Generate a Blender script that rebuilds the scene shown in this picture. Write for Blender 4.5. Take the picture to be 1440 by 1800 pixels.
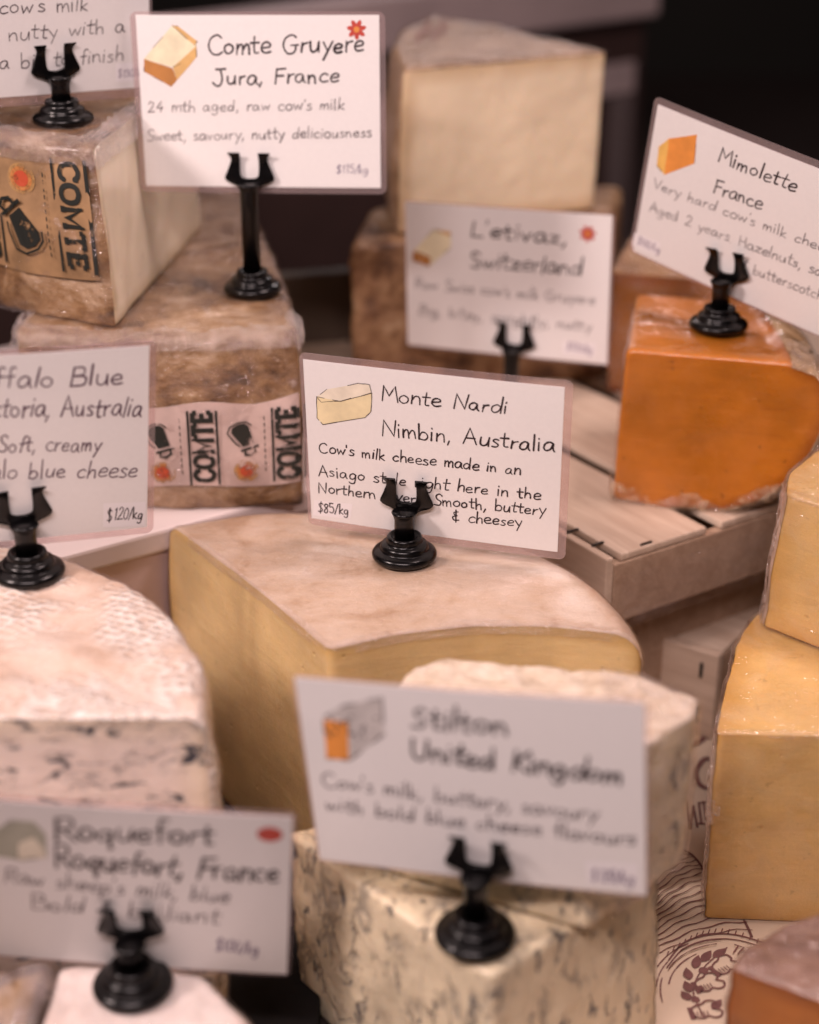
import bpy, bmesh, math, random
import numpy as np
from mathutils import Vector, Matrix, noise
from math import sin, cos, pi, radians, sqrt

for o in list(bpy.data.objects):
    bpy.data.objects.remove(o)
S = bpy.context.scene
COL = S.collection

# ------------------------------------------------------------------ camera
cam_d = bpy.data.cameras.new('camera')
cam = bpy.data.objects.new('camera', cam_d)
COL.objects.link(cam)
cam.location = (0, 0, .43)
cam.rotation_euler = (radians(65), 0, 0)
cam_d.sensor_fit = 'VERTICAL'
cam_d.sensor_height = 36
cam_d.lens = 58
cam_d.clip_start = .01
cam_d.clip_end = 50
cam_d.dof.use_dof = True
cam_d.dof.focus_distance = .664
cam_d.dof.aperture_fstop = 4.1
cam_d.dof.aperture_blades = 0
S.camera = cam

# ------------------------------------------------------------------ world and lamps
W = bpy.data.worlds.new('World')
S.world = W
W.use_nodes = True
W.node_tree.nodes['Background'].inputs[0].default_value = (1, .78, .72, 1)
W.node_tree.nodes['Background'].inputs[1].default_value = .012


def area(name, loc, target, sx, sy, power, col):
    d = bpy.data.lights.new(name, 'AREA')
    d.shape = 'RECTANGLE'
    d.size, d.size_y, d.energy, d.color = sx, sy, power, col
    o = bpy.data.objects.new(name, d)
    COL.objects.link(o)
    o.location = loc
    o.rotation_euler = (Vector(target) - Vector(loc)).to_track_quat('-Z', 'Y').to_euler()
    return o


area('case_lamp', (-.10, .05, .71), (-.02, .56, .1), .45, .06, 4.9, (1, .785, .775))
area('added_sheen_light', (.10, 1.75, .80), (0, .62, .15), .50, .08, 1.5, (1, .86, .86))  # unseen light added behind for sheen on the wrapped tops
area('ceiling_lamp', (.40, .62, 1.05), (-.02, .64, .1), .30, .16, 5.8, (1, .765, .735))
area('shop_lamp', (-.66, .30, .74), (-.05, .58, .1), .14, .14, 6.8, (1, .79, .75))

S.view_settings.view_transform = 'Standard'
S.view_settings.look = 'None'
S.view_settings.exposure = -.10
S.view_settings.gamma = 1
S.render.engine = 'CYCLES'
S.cycles.use_denoising = True
S.cycles.max_bounces = 8
S.cycles.transparent_max_bounces = 16
S.cycles.caustics_reflective = False
S.cycles.caustics_refractive = False
S.cycles.sample_clamp_indirect = 4


# ------------------------------------------------------------------ materials
class NT:
    def __init__(self, name):
        self.m = bpy.data.materials.new(name)
        self.m.use_nodes = True
        self.t = self.m.node_tree
        self.p = self.t.nodes['Principled BSDF']
        self.out = self.t.nodes['Material Output']
        self._co = None

    def n(self, typ, **kw):
        nd = self.t.nodes.new(typ)
        for k, v in kw.items():
            if hasattr(nd, k):
                setattr(nd, k, v)
            else:
                self.set(nd.inputs[k.replace('_', ' ')], v)
        return nd

    def set(self, sock, v):
        if isinstance(v, bpy.types.NodeSocket):
            self.t.links.new(v, sock)
        elif isinstance(v, tuple) and len(v) == 3 and sock.type == 'RGBA':
            sock.default_value = (*v, 1)
        else:
            sock.default_value = v

    def P(self, **kw):
        for k, v in kw.items():
            self.set(self.p.inputs[k.replace('_', ' ')], v)

    def co(self, scale=(1, 1, 1), rot=(0, 0, 0)):
        tc = self.n('ShaderNodeTexCoord')
        mp = self.n('ShaderNodeMapping')
        mp.inputs['Scale'].default_value = scale
        mp.inputs['Rotation'].default_value = rot
        self.t.links.new(tc.outputs['Object'], mp.inputs['Vector'])
        return mp.outputs['Vector']

    def noise(self, scale, detail=4, rough=.55, vec=None, dist=0):
        nd = self.n('ShaderNodeTexNoise', Scale=scale, Detail=detail, Roughness=rough, Distortion=dist)
        self.t.links.new(vec or self.co(), nd.inputs['Vector'])
        return nd.outputs['Fac']

    def ramp(self, fac, stops):
        nd = self.n('ShaderNodeValToRGB')
        self.t.links.new(fac, nd.inputs['Fac'])
        cr = nd.color_ramp
        while len(cr.elements) < len(stops):
            cr.elements.new(.5)
        for e, (p, c) in zip(cr.elements, stops):
            e.position = p
            e.color = (*c, 1) if not isinstance(c, (int, float)) else (c, c, c, 1)
        return nd.outputs['Color']

    def mix(self, fac, a, b, mode='MIX'):
        nd = self.n('ShaderNodeMix', data_type='RGBA', blend_type=mode)
        self.set(nd.inputs[0], fac)
        self.set(nd.inputs[6], a)
        self.set(nd.inputs[7], b)
        return nd.outputs[2]

    def math(self, op, a, b=0.0, clamp=False):
        nd = self.n('ShaderNodeMath', operation=op, use_clamp=clamp)
        self.set(nd.inputs[0], a)
        self.set(nd.inputs[1], b)
        return nd.outputs[0]

    def rng(self, v, a, b, c=0.0, d=1.0):
        nd = self.n('ShaderNodeMapRange', clamp=True)
        for i, q in enumerate((v, a, b, c, d)):
            self.set(nd.inputs[i], q)
        return nd.outputs[0]

    def bump(self, h, strength=.3, dist=.001, normal=None):
        nd = self.n('ShaderNodeBump', Strength=strength, Distance=dist)
        self.t.links.new(h, nd.inputs['Height'])
        if normal is not None:
            self.t.links.new(normal, nd.inputs['Normal'])
        return nd.outputs['Normal']


def simple(name, col, rough=.5, metal=0, var=0, scale=60, spec=.5, coat=0):
    k = NT(name)
    c = col
    if var:
        f = k.noise(scale, 5)
        c = k.ramp(f, [(.3, tuple(x * (1 - var) for x in col)), (.7, tuple(min(1, x * (1 + var)) for x in col))])
    k.P(Base_Color=c, Roughness=rough, Metallic=metal, Specular_IOR_Level=spec, Coat_Weight=coat)
    return k.m


def paste(name, col, edge, var=.12, sss=.3, sc=.004, rough=.42, depth=.007, speck=.25, coat=.25, eyes=0, drag=1.0):
    """cut cheese: drier, darker band under the rind, soft scattering, fine grain and knife marks"""
    k = NT(name)
    at = k.n('ShaderNodeAttribute', attribute_name='rdist').outputs['Fac']
    wob = k.math('MULTIPLY', k.noise(45, 4), .008)
    d = k.math('SUBTRACT', k.math('ADD', at, .004), wob)
    f = k.rng(d, .0005, depth)
    n1 = k.math('ADD', k.math('MULTIPLY', k.noise(26, 5, .6), .5), k.math('MULTIPLY', k.noise(9, 3, .5), .5))
    base = k.ramp(n1, [(.38, tuple(x * (1 - var) for x in col)), (.62, tuple(min(1, x * (1 + var)) for x in col))])
    c = k.mix(f, edge, base)
    n2 = k.noise(700, 3, .7)
    c = k.mix(k.math('MULTIPLY', k.rng(n2, .62, .75), speck), c, tuple(min(1, x * 1.45) for x in col))
    n4 = k.noise(230, 2, .5)
    c = k.mix(k.math('MULTIPLY', k.rng(n4, .69, .74), speck * 1.2), c, tuple(x * .5 for x in edge))
    marks = k.noise(30, 6, .65, k.co((1, 1, 7), (.5, .3, 0)))
    c = k.mix(k.rng(marks, .56, .70, 0.0, .22 * drag), c, tuple(min(1, x * 1.35 + .03) for x in col))
    c = k.mix(k.rng(marks, .44, .32, 0.0, .25 * drag), c, edge)
    h = k.math('ADD', k.math('MULTIPLY', marks, .8), k.math('MULTIPLY', n2, .35))
    if eyes:
        v = k.n('ShaderNodeTexVoronoi', Scale=eyes)
        k.t.links.new(k.co(), v.inputs['Vector'])
        pit = k.rng(v.outputs['Distance'], .02, .085)
        h = k.math('ADD', h, k.math('MULTIPLY', pit, 1.2))
        c = k.mix(k.math('MULTIPLY', k.math('SUBTRACT', 1.0, pit), .55), c, edge)
    k.P(Base_Color=c, Roughness=k.rng(k.noise(50, 4), .3, .7, rough - .12, rough + .16), Normal=k.bump(h, .10 + .25 * drag, .0012),
        Subsurface_Weight=sss, Subsurface_Radius=(1, .55, .25), Subsurface_Scale=sc, Coat_Weight=coat,
        Coat_Roughness=.22)
    return k.m


def rind(name, cols, scale=30, rough=.55, bump=.5, coat=.15, speck=None, stretch=(1, 1, 1), fine=350, dist=.002):
    k = NT(name)
    v = k.co(stretch)
    n1 = k.noise(scale, 8, .66, v, .6)
    n2 = k.noise(scale * 4.1, 6, .7, v)
    n3 = k.noise(fine, 4, .7, v)
    f = k.math('ADD', k.math('MULTIPLY', n1, .7), k.math('MULTIPLY', n2, .3))
    st = [(.39 + .22 * i / (len(cols) - 1), c) for i, c in enumerate(cols)]
    c = k.ramp(f, st)
    c = k.mix(k.math('MULTIPLY', k.rng(n3, .55, .8), .35), c, tuple(x * .45 for x in cols[0]))
    if speck:
        c = k.mix(k.rng(k.noise(scale * 2.3, 5, .75, v), .60, .70), c, speck)
    h = k.math('ADD', k.math('MULTIPLY', f, 1.4), k.math('MULTIPLY', n3, .4))
    k.P(Base_Color=c, Roughness=rough, Normal=k.bump(h, bump, dist), Coat_Weight=coat, Coat_Roughness=.2,
        Subsurface_Weight=.12, Subsurface_Radius=(1, .6, .35), Subsurface_Scale=.002)
    return k.m


def film(name, tint=(.985, .975, .975), base=.05, scale=90, strength=.9, rough=.1, milky=0.0, cream=(.82, .74, .73), stretch=(1, 1, 1)):
    """cling film: clear, creased, shiny where it faces a lamp"""
    k = NT(name)
    v = k.co(stretch)
    h = k.math('ADD', k.noise(scale, 3, .5, v, 1.5), k.math('MULTIPLY', k.noise(scale * 3.3, 2, .5, v, 2.), .4))
    nb = k.bump(h, strength, .003)
    tr = k.n('ShaderNodeBsdfTransparent', Color=tint)
    gl = k.n('ShaderNodeBsdfGlossy', Color=(1, .97, .97), Roughness=rough)
    k.t.links.new(nb, gl.inputs['Normal'])
    fr = k.n('ShaderNodeLayerWeight', Blend=.5)
    f = k.math('ADD', k.math('MULTIPLY', k.math('POWER', fr.outputs['Facing'], 4.0), .38), base, True)
    mx = k.n('ShaderNodeMixShader')
    k.set(mx.inputs[0], f)
    k.t.links.new(tr.outputs[0], mx.inputs[1])
    k.t.links.new(gl.outputs[0], mx.inputs[2])
    res = mx
    if milky:
        df = k.n('ShaderNodeBsdfDiffuse', Color=cream)
        mx2 = k.n('ShaderNodeMixShader')
        crease = k.math('MULTIPLY', k.rng(k.noise(scale * 1.3, 4, .6, v, 1.), .42, .72), milky)
        k.set(mx2.inputs[0], crease)
        k.t.links.new(mx.outputs[0], mx2.inputs[1])
        k.t.links.new(df.outputs[0], mx2.inputs[2])
        res = mx2
    k.t.links.new(res.outputs[0], k.out.inputs['Surface'])
    return k.m


def wood(name, a, b, rough=.6, stretch=(30, 3, 30)):
    k = NT(name)
    v = k.co(stretch)
    g = k.noise(4, 6, .65, v, .8)
    g2 = k.noise(26, 4, .6, v)
    c = k.ramp(k.math('ADD', k.math('MULTIPLY', g, .75), k.math('MULTIPLY', g2, .25)), [(.32, a), (.68, b)])
    k.P(Base_Color=c, Roughness=rough, Normal=k.bump(g2, .25, .0008), Specular_IOR_Level=.35)
    return k.m


def blue(name, col, vein, edge, stretch, lo=.015, cover=(.45, .6), rough=.4, blotch=True, seed=0.0, sc=20, bump=.6, blot=(.62, .67), linew=1.0):
    """white paste with blue-grey veins and pockets"""
    k = NT(name)
    tc = k.n('ShaderNodeTexCoord')
    mp = k.n('ShaderNodeMapping')
    mp.inputs['Scale'].default_value = stretch
    mp.inputs['Location'].default_value = (seed, seed * 1.7, seed * .6)
    mp.inputs['Rotation'].default_value = (0, radians(18), radians(10))
    k.t.links.new(tc.outputs['Object'], mp.inputs['Vector'])
    v = mp.outputs['Vector']
    n1 = k.noise(sc, 5, .6, v, .9)
    line = k.math('ABSOLUTE', k.math('SUBTRACT', n1, .5))
    gate = k.rng(k.noise(sc * 1.1, 3, .6, v), cover[0], cover[1])
    m1 = k.math('MULTIPLY', k.rng(line, lo * .4, lo * 1.9, 1.0, 0.0), gate)
    if blotch:
        n2 = k.noise(sc * 1.7, 6, .7, v, .4)
        m2 = k.rng(n2, blot[0], blot[1])
        m1 = k.math('MAXIMUM', m1, m2)
    m1 = k.math('MAXIMUM', k.math('MULTIPLY', k.rng(line, lo * .4, lo * 1.9, 1.0, 0.0), k.math('MULTIPLY', gate, linew)), m2) if blotch else m1
    halo = k.math('MULTIPLY', k.rng(line, lo, lo * 6, 1.0, 0.0), k.math('MULTIPLY', gate, .12 * linew))
    n3 = k.noise(40, 5)
    base = k.ramp(n3, [(.3, tuple(x * .88 for x in col)), (.7, col)])
    at = k.n('ShaderNodeAttribute', attribute_name='rdist').outputs['Fac']
    base = k.mix(k.rng(at, .001, .012), edge, base)
    base = k.mix(halo, base, tuple(.6 * x + .4 * y for x, y in zip(col, vein)))
    vc = k.ramp(k.noise(300, 3), [(.35, vein), (.7, tuple(min(1, x * 2.6 + .01) for x in vein))])
    c = k.mix(m1, base, vc)
    h = k.math('SUBTRACT', k.math('MULTIPLY', k.noise(160, 5, .7), .5), k.math('MULTIPLY', m1, .8))
    k.P(Base_Color=c, Roughness=rough, Normal=k.bump(h, bump, .002), Subsurface_Weight=.25,
        Subsurface_Radius=(1, .7, .45), Subsurface_Scale=.003, Coat_Weight=.2, Coat_Roughness=.25)
    return k.m


# ------------------------------------------------------------------ object helpers
def tag(o, label=None, cat=None, group=None, kind=None):
    if label: o['label'] = label
    if cat: o['category'] = cat
    if group: o['group'] = group
    if kind: o['kind'] = kind
    return o


def thing(name, label, cat, loc, group=None):
    o = bpy.data.objects.new(name, None)
    o.empty_display_size = .02
    COL.objects.link(o)
    o.location = loc
    return tag(o, label, cat, group)


def link_mesh(name, me, mats, parent=None, loc=(0, 0, 0), smooth=True):
    for m in (mats if isinstance(mats, (list, tuple)) else [mats]):
        me.materials.append(m)
    if smooth:
        me.polygons.foreach_set('use_smooth', [True] * len(me.polygons))
    o = bpy.data.objects.new(name, me)
    COL.objects.link(o)
    o.location = loc
    if parent is not None:
        o.parent = parent
    return o


def mesh_obj(name, verts, faces, mats, parent=None, loc=(0, 0, 0), smooth=True, mi=None):
    me = bpy.data.meshes.new(name)
    me.from_pydata([tuple(v) for v in verts], [], faces)
    if mi is not None:
        me.polygons.foreach_set('material_index', mi)
    me.update()
    return link_mesh(name, me, mats, parent, loc, smooth)


def box(name, size, loc, mat, parent=None, bevel=.0008, rot=None, wob=0.0):
    """bevelled box, centre at loc (in the parent's space)"""
    bm = bmesh.new()
    bmesh.ops.create_cube(bm, size=1)
    bmesh.ops.scale(bm, vec=size, verts=bm.verts)
    bmesh.ops.bevel(bm, geom=bm.edges[:], offset=bevel, segments=2, affect='EDGES', profile=.6)
    if wob:
        for v in bm.verts:
            v.co += noise.noise_vector(v.co * 25 + Vector(loc) * 40) * wob
    me = bpy.data.meshes.new(name)
    bm.to_mesh(me)
    bm.free()
    o = link_mesh(name, me, mat, parent, loc, smooth=False)
    if rot: o.rotation_euler = rot
    return o


def lathe(name, prof, mat, parent=None, loc=(0, 0, 0), n=56):
    v, f = [], []
    for r, z in prof:
        for i in range(n):
            a = 2 * pi * i / n
            v.append((r * cos(a), r * sin(a), z))
    for j in range(len(prof) - 1):
        for i in range(n):
            i2 = (i + 1) % n
            f.append((j * n + i, j * n + i2, (j + 1) * n + i2, (j + 1) * n + i))
    f.append(tuple(range(n - 1, -1, -1)))
    f.append(tuple((len(prof) - 1) * n + i for i in range(n)))
    return mesh_obj(name, v, f, mat, parent, loc)


# ------------------------------------------------------------------ cheese builder
def fract(p, sc, sd, octv=4):
    return noise.fractal(Vector((p[0] * sc + sd * 7.3, p[1] * sc - sd * 3.1, p[2] * sc + sd * 1.7)), .9, 2.1, octv)


class Cheese:
    """rounded prism over a plan outline; outline items are (x, y, kind of the wall to the next corner)"""

    def __init__(self, outline, z0, z1, rr=.004, rt=.0010, rb=.0012, dome=None, bulge=0., step=.002, sm=2, ar=.0007,
                 ac=.00035, nsc=60, top='rind', bot='rind', xf=None, seed=1, rings=24, lean=(0, 0), lump=0., brings=(.35, .7)):
        xs, kinds = [], []
        n = len(outline)
        for i in range(n):
            a, b = outline[i], outline[(i + 1) % n]
            L = math.hypot(b[0] - a[0], b[1] - a[1])
            m = max(1, int(round(L / step)))
            for q in range(m):
                t = q / m
                xs.append((a[0] + (b[0] - a[0]) * t, a[1] + (b[1] - a[1]) * t))
                kinds.append(a[2])
        P = np.array(xs)
        for _ in range(sm):
            P = .5 * P + .25 * (np.roll(P, 1, 0) + np.roll(P, -1, 0))
        T = np.roll(P, -1, 0) - np.roll(P, 1, 0)
        T /= np.linalg.norm(T, axis=1)[:, None]
        Nin = np.stack([-T[:, 1], T[:, 0]], 1)
        M = len(P)
        self.P, self.Nin, self.kinds, self.z0, self.z1, self.bulge, self.lean = P, Nin, kinds, z0, z1, bulge, lean
        isr = np.array([1. if k == 'rind' else 0. for k in kinds])
        isv = np.maximum(isr, np.roll(isr, 1))
        for _ in range(2):
            isv = .5 * isv + .25 * (np.roll(isv, 1) + np.roll(isv, -1))
        self.isv = isv
        RP = P[isr > .5]
        H = z1 - z0
        cen = P.mean(0)
        rows = []          # (xy array, z array, row kind)
        nb = 3
        for f in brings:
            pb = P + Nin * rb
            rows.append((cen + (pb - cen) * f, np.full(M, z0), 'bot'))
        for i in range(nb):
            a = pi / 2 * i / nb
            rows.append((P + Nin * rb * (1 - sin(a)), np.full(M, z0 + rb * (1 - cos(a))), 'bot' if i == 0 else 'wall'))
        nw = max(4, int(H / (step * 1.2)))
        for i in range(nw + 1):
            rows.append((P.copy(), np.full(M, z0 + rb + (H - rb - rt) * i / nw), 'wall'))
        nt = 4
        for i in range(1, nt + 1):
            a = pi / 2 * i / nt
            rows.append((P + Nin * rt * (1 - cos(a)), np.full(M, z1 - rt * (1 - sin(a))), 'wall' if i < 2 else 'top'))
        pt = P + Nin * rt
        for j in range(1, rings):
            rows.append((cen + (pt - cen) * (1 - (j / rings) ** 1.5), np.full(M, z1), 'top'))
        V = np.array([np.column_stack([r[0], r[1]]) for r in rows]).reshape(-1, 3)
        V = np.vstack([V, [cen[0], cen[1], z1]])
        # rim rounding, doming, bulging
        if len(RP):
            d = np.sqrt(((V[:, None, :2] - RP[None]) ** 2).sum(2)).min(1)
        else:
            d = np.full(len(V), 1.)
        rdist = d.copy()
        zt = np.full(len(V), z1)
        if dome: zt = zt + np.array([dome(x, y) for x, y in V[:, :2]])
        self.dome = dome
        if rr and len(RP) and top == 'rind':
            q = np.clip(rr - d, 0, rr)
            zt = zt - (rr - np.sqrt(np.maximum(rr * rr - q * q, 0)))
        hf = (V[:, 2] - z0) / H
        V[:, 2] = z0 + hf * (zt - z0)
        if top == 'rind': rdist = np.minimum(rdist, np.maximum(zt - V[:, 2], 0))
        if bot == 'rind': rdist = np.minimum(rdist, np.maximum(V[:, 2] - z0, 0))
        NV = np.tile(Nin, (len(rows), 1))
        wgt = np.tile(isv, len(rows)) * (4 * hf[:-1] * (1 - hf[:-1]))
        V[:-1, :2] -= NV * (bulge * wgt)[:, None]
        V[:, 0] += lean[0] * (V[:, 2] - z0)
        V[:, 1] += lean[1] * (V[:, 2] - z0)
        F, K = [], []
        R = len(rows)
        for r in range(R - 1):
            kr = rows[r][2] if rows[r][2] == rows[r + 1][2] else ('top' if rows[r + 1][2] == 'top' else 'wall')
            for i in range(M):
                i2 = (i + 1) % M
                F.append((r * M + i, r * M + i2, (r + 1) * M + i2, (r + 1) * M + i))
                K.append(kinds[i] if kr == 'wall' else (top if kr == 'top' else bot))
        c = R * M
        for i in range(M):
            F.append(((R - 1) * M + i, (R - 1) * M + (i + 1) % M, c))
            K.append(top)
        F.append(tuple(range(M - 1, -1, -1)))
        K.append(bot)
        if xf: V = np.array([xf(*p) for p in V])
        me = bpy.data.meshes.new('t')
        me.from_pydata([tuple(v) for v in V], [], F)
        me.update()
        nn = np.zeros(len(V) * 3)
        me.vertices.foreach_get('normal', nn)
        nn = nn.reshape(-1, 3)
        bpy.data.meshes.remove(me)
        rv = np.zeros(len(V))
        cnt = np.zeros(len(V))
        for fc, k in zip(F, K):
            for q in fc:
                rv[q] += (k == 'rind')
                cnt[q] += 1
        rv = rv / np.maximum(cnt, 1)
        for i in range(len(V)):
            p = V[i]
            a = fract(p, nsc, seed) * (ac + (ar - ac) * rv[i])
            if lump: a += lump * rv[i] * max(0, fract(p, nsc * 1.6, seed + 5, 3))
            V[i] = p + nn[i] * a
        self.V, self.F, self.K, self.N, self.rd, self.M = V, F, K, nn, rdist, M

    def attr(self, me, idx):
        a = me.attributes.new('rdist', 'FLOAT', 'POINT')
        a.data.foreach_set('value', [float(self.rd[i]) for i in idx])

    def build(self, name, label, cat, mpaste, mrind=None, group=None, pname='paste', rname='rind'):
        base = Vector(((self.V[:, 0].min() + self.V[:, 0].max()) / 2, (self.V[:, 1].min() + self.V[:, 1].max()) / 2,
                       self.V[:, 2].min()))
        self.base = base
        self.root = thing(name, label, cat, base, group)
        b = np.array(base)
        o = mesh_obj(pname, self.V - b, self.F, mpaste, self.root)
        self.attr(o.data, range(len(self.V)))
        self.body = o
        if mrind: self.shell(rname, mrind, lambda f, k: k == 'rind', .00035, 0, 0)
        return self

    def shell(self, name, m, pred, off, amp, sc, seed=3, octv=4):
        use, fs = {}, []
        for f, k in zip(self.F, self.K):
            if pred(self.V[list(f)].mean(0), k):
                for q in f: use.setdefault(q, len(use))
                fs.append(tuple(use[q] for q in f))
        vs = []
        for q in use:
            p = self.V[q] + self.N[q] * off
            if amp: p = p + self.N[q] * (amp * abs(fract(self.V[q], sc, seed, octv)))
            vs.append(p - np.array(self.base))
        o = mesh_obj(name, vs, fs, m, self.root)
        self.attr(o.data, list(use))
        return o

    def wall(self, i0, s, z, off):
        """point on the wall: s metres along the outline from outline index i0"""
        M = self.M
        i = int(i0)
        st = 1 if s >= 0 else -1
        left = abs(s)
        while True:
            a, b = self.P[i % M], self.P[(i + st) % M]
            L = float(np.linalg.norm(b - a))
            if left <= L: break
            left -= L
            i += st
        t = left / L
        p = a + (b - a) * t
        n = self.Nin[i % M] * (1 - t) + self.Nin[(i + st) % M] * t
        h = (z - self.z0) / (self.z1 - self.z0)
        p = p - n * (off + self.bulge * self.isv[i % M] * 4 * h * (1 - h))
        return Vector((p[0] + self.lean[0] * (z - self.z0), p[1] + self.lean[1] * (z - self.z0), z)) - self.base


def arc(cx, cy, r, a0, a1, n, kind='rind'):
    return [(cx + r * cos(radians(a0 + (a1 - a0) * i / n)), cy + r * sin(radians(a0 + (a1 - a0) * i / n)), kind)
            for i in range(n + 1)]


def surf_z(ch, x, y):
    V = ch.V
    d = (V[:, 0] - x) ** 2 + (V[:, 1] - y) ** 2
    idx = np.argsort(d)[:60]
    top = V[idx][:, 2].max()
    near = [i for i in idx if V[i, 2] > top - .006]
    return float(V[near[:4]][:, 2].mean())


# ------------------------------------------------------------------ pen strokes
GL = {
    'a': (58, "C:44,46 28,56 10,42 6,16 18,2 34,12 44,44 44,15 53,0"), 'b': (56, "L:10,105 9,3;C:9,25 22,50 42,46 48,22 34,2 9,6"),
    'c': (50, "C:44,45 30,54 12,42 7,20 20,2 44,8"), 'd': (58, "C:44,40 28,53 10,38 7,14 20,1 36,12 45,40;L:48,105 46,0"),
    'e': (52, "C:8,26 40,32 42,46 28,54 11,42 7,18 20,2 46,8"), 'f': (40, "C:42,98 30,104 22,90 20,50 18,-5;L:4,52 38,55"),
    'g': (56, "C:44,46 28,55 10,42 8,18 22,4 38,16 45,46 44,0 36,-32 18,-36 6,-24"),
    'h': (54, "L:10,105 8,0;C:8,22 22,48 38,46 42,25 43,0"), 'i': (24, "L:10,54 9,0;L:11,77 12,82"),
    'k': (50, "L:10,104 9,0;L:40,52 10,24 44,0"), 'l': (23, "L:10,106 9,0"),
    'm': (72, "L:8,52 8,0;C:8,25 18,48 30,44 33,0;C:33,25 46,50 58,42 61,0"), 'n': (54, "L:8,52 8,0;C:8,24 22,50 38,44 43,0"),
    'o': (54, "C:28,53 10,42 6,18 22,1 42,12 44,38 28,53"), 'p': (54, "L:9,52 7,-40;C:9,30 22,52 42,46 44,18 28,2 9,10"),
    'q': (56, "C:44,46 28,55 10,42 8,18 22,4 38,16 45,48;L:45,52 44,-40 54,-28"), 'r': (40, "L:9,52 8,0;C:8,26 18,46 36,53"),
    's': (44, "C:36,48 20,54 10,42 22,30 36,16 26,2 6,5"), 't': (42, "C:20,92 17,30 20,4 36,4;L:2,58 40,60"),
    'u': (56, "C:8,52 8,16 20,1 36,12 43,50;L:43,52 45,0"), 'v': (48, "L:5,52 22,2 42,54"), 'w': (66, "L:4,52 16,2 31,44 45,2 60,54"),
    'y': (52, "L:6,52 25,12;L:47,54 14,-40"), 'z': (50, "L:6,50 42,52 6,2 46,4"), 'T': (60, "L:30,98 29,0;L:2,96 58,99"),
    'è': (52, "C:8,26 40,32 42,46 28,54 11,42 7,18 20,2 46,8;L:14,88 34,70"),
    '%': (42, "C:20,92 17,30 20,4 36,4;L:2,58 40,60;L:18,-26 20,-28"),
    'A': (70, "L:4,0 34,100 62,0;L:14,36 56,38"), 'B': (66, "L:10,100 8,0;C:10,98 44,98 46,64 12,54;C:12,54 56,50 54,8 8,2"),
    'C': (72, "C:62,84 44,100 16,84 6,44 20,6 46,0 66,14"), 'F': (58, "L:10,98 8,0;L:8,96 54,100;L:9,52 46,54"),
    'G': (80, "C:62,86 42,100 14,82 6,42 22,4 48,0 62,18 62,44;L:40,44 74,46"), 'H': (62, "L:8,100 7,0;L:52,100 52,0;L:8,50 52,52"),
    'J': (66, "C:44,98 46,40 36,4 18,0 4,18;L:22,98 66,100"), 'K': (62, "L:10,100 8,0;L:54,98 10,44 58,0"), 'L': (56, "L:10,100 8,2 52,4"),
    'M': (82, "L:6,0 14,100 38,36 64,100 74,0"), 'N': (74, "L:8,0 12,100 58,4 64,102"),
    'R': (64, "L:10,98 8,0;C:10,97 48,98 48,58 10,50;L:24,50 58,0"), 'S': (60, "C:52,86 34,100 14,84 24,56 48,34 40,4 8,6"),
    'U': (68, "C:8,100 8,30 28,0 52,24 58,100"), 'V': (64, "L:4,100 30,0 58,100"), 'I': (24, "L:10,98 10,0"),
    '0': (56, "C:28,100 8,70 10,20 28,0 46,24 46,76 28,100"), '1': (36, "L:12,80 22,100 22,0"),
    '2': (58, "C:8,78 22,100 44,84 34,46 6,2;L:6,2 52,4"), '3': (54, "C:8,92 30,100 42,80 20,54;C:20,54 48,46 40,4 6,4"),
    '4': (58, "L:34,100 6,36 54,36;L:38,60 36,0"), '5': (54, "L:46,98 14,96 12,58;C:12,58 40,60 46,26 28,0 6,8"),
    '8': (54, "C:46,90 26,102 10,80 40,44 40,8 18,0 8,22 46,80 46,90"),
    '$': (62, "C:52,86 34,100 14,84 24,56 48,34 40,4 8,6;L:32,114 28,-14"), '/': (42, "L:4,-10 38,106"),
    '&': (58, "C:44,90 18,84 18,62 36,54;C:36,54 8,40 14,12 46,14;L:30,106 26,-8"), ',': (26, "L:13,8 5,-22"), '.': (22, "L:9,2 11,4"),
    "'": (18, "L:10,104 8,82"), ' ': (46, ""),
}


def glyph(ch):
    adv, s = GL[ch]
    out = []
    for part in s.split(';'):
        if part:
            t, pts = part.split(':')
            out.append((t, [tuple(float(q) / 100 for q in p.split(',')) for p in pts.split()]))
    return adv / 100, out


def catmull(p, k=5):
    if len(p) < 3: return p
    q = [p[0]] + p + [p[-1]]
    out = []
    for i in range(1, len(q) - 2):
        for j in range(k):
            t = j / k
            a, b, c, d = q[i - 1], q[i], q[i + 1], q[i + 2]
            out.append(tuple(.5 * (2 * b[m] + (c[m] - a[m]) * t + (2 * a[m] - 5 * b[m] + 4 * c[m] - d[m]) * t * t +
                                   (3 * b[m] - a[m] - 3 * c[m] + d[m]) * t ** 3) for m in (0, 1)))
    out.append(p[-1])
    return out


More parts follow.
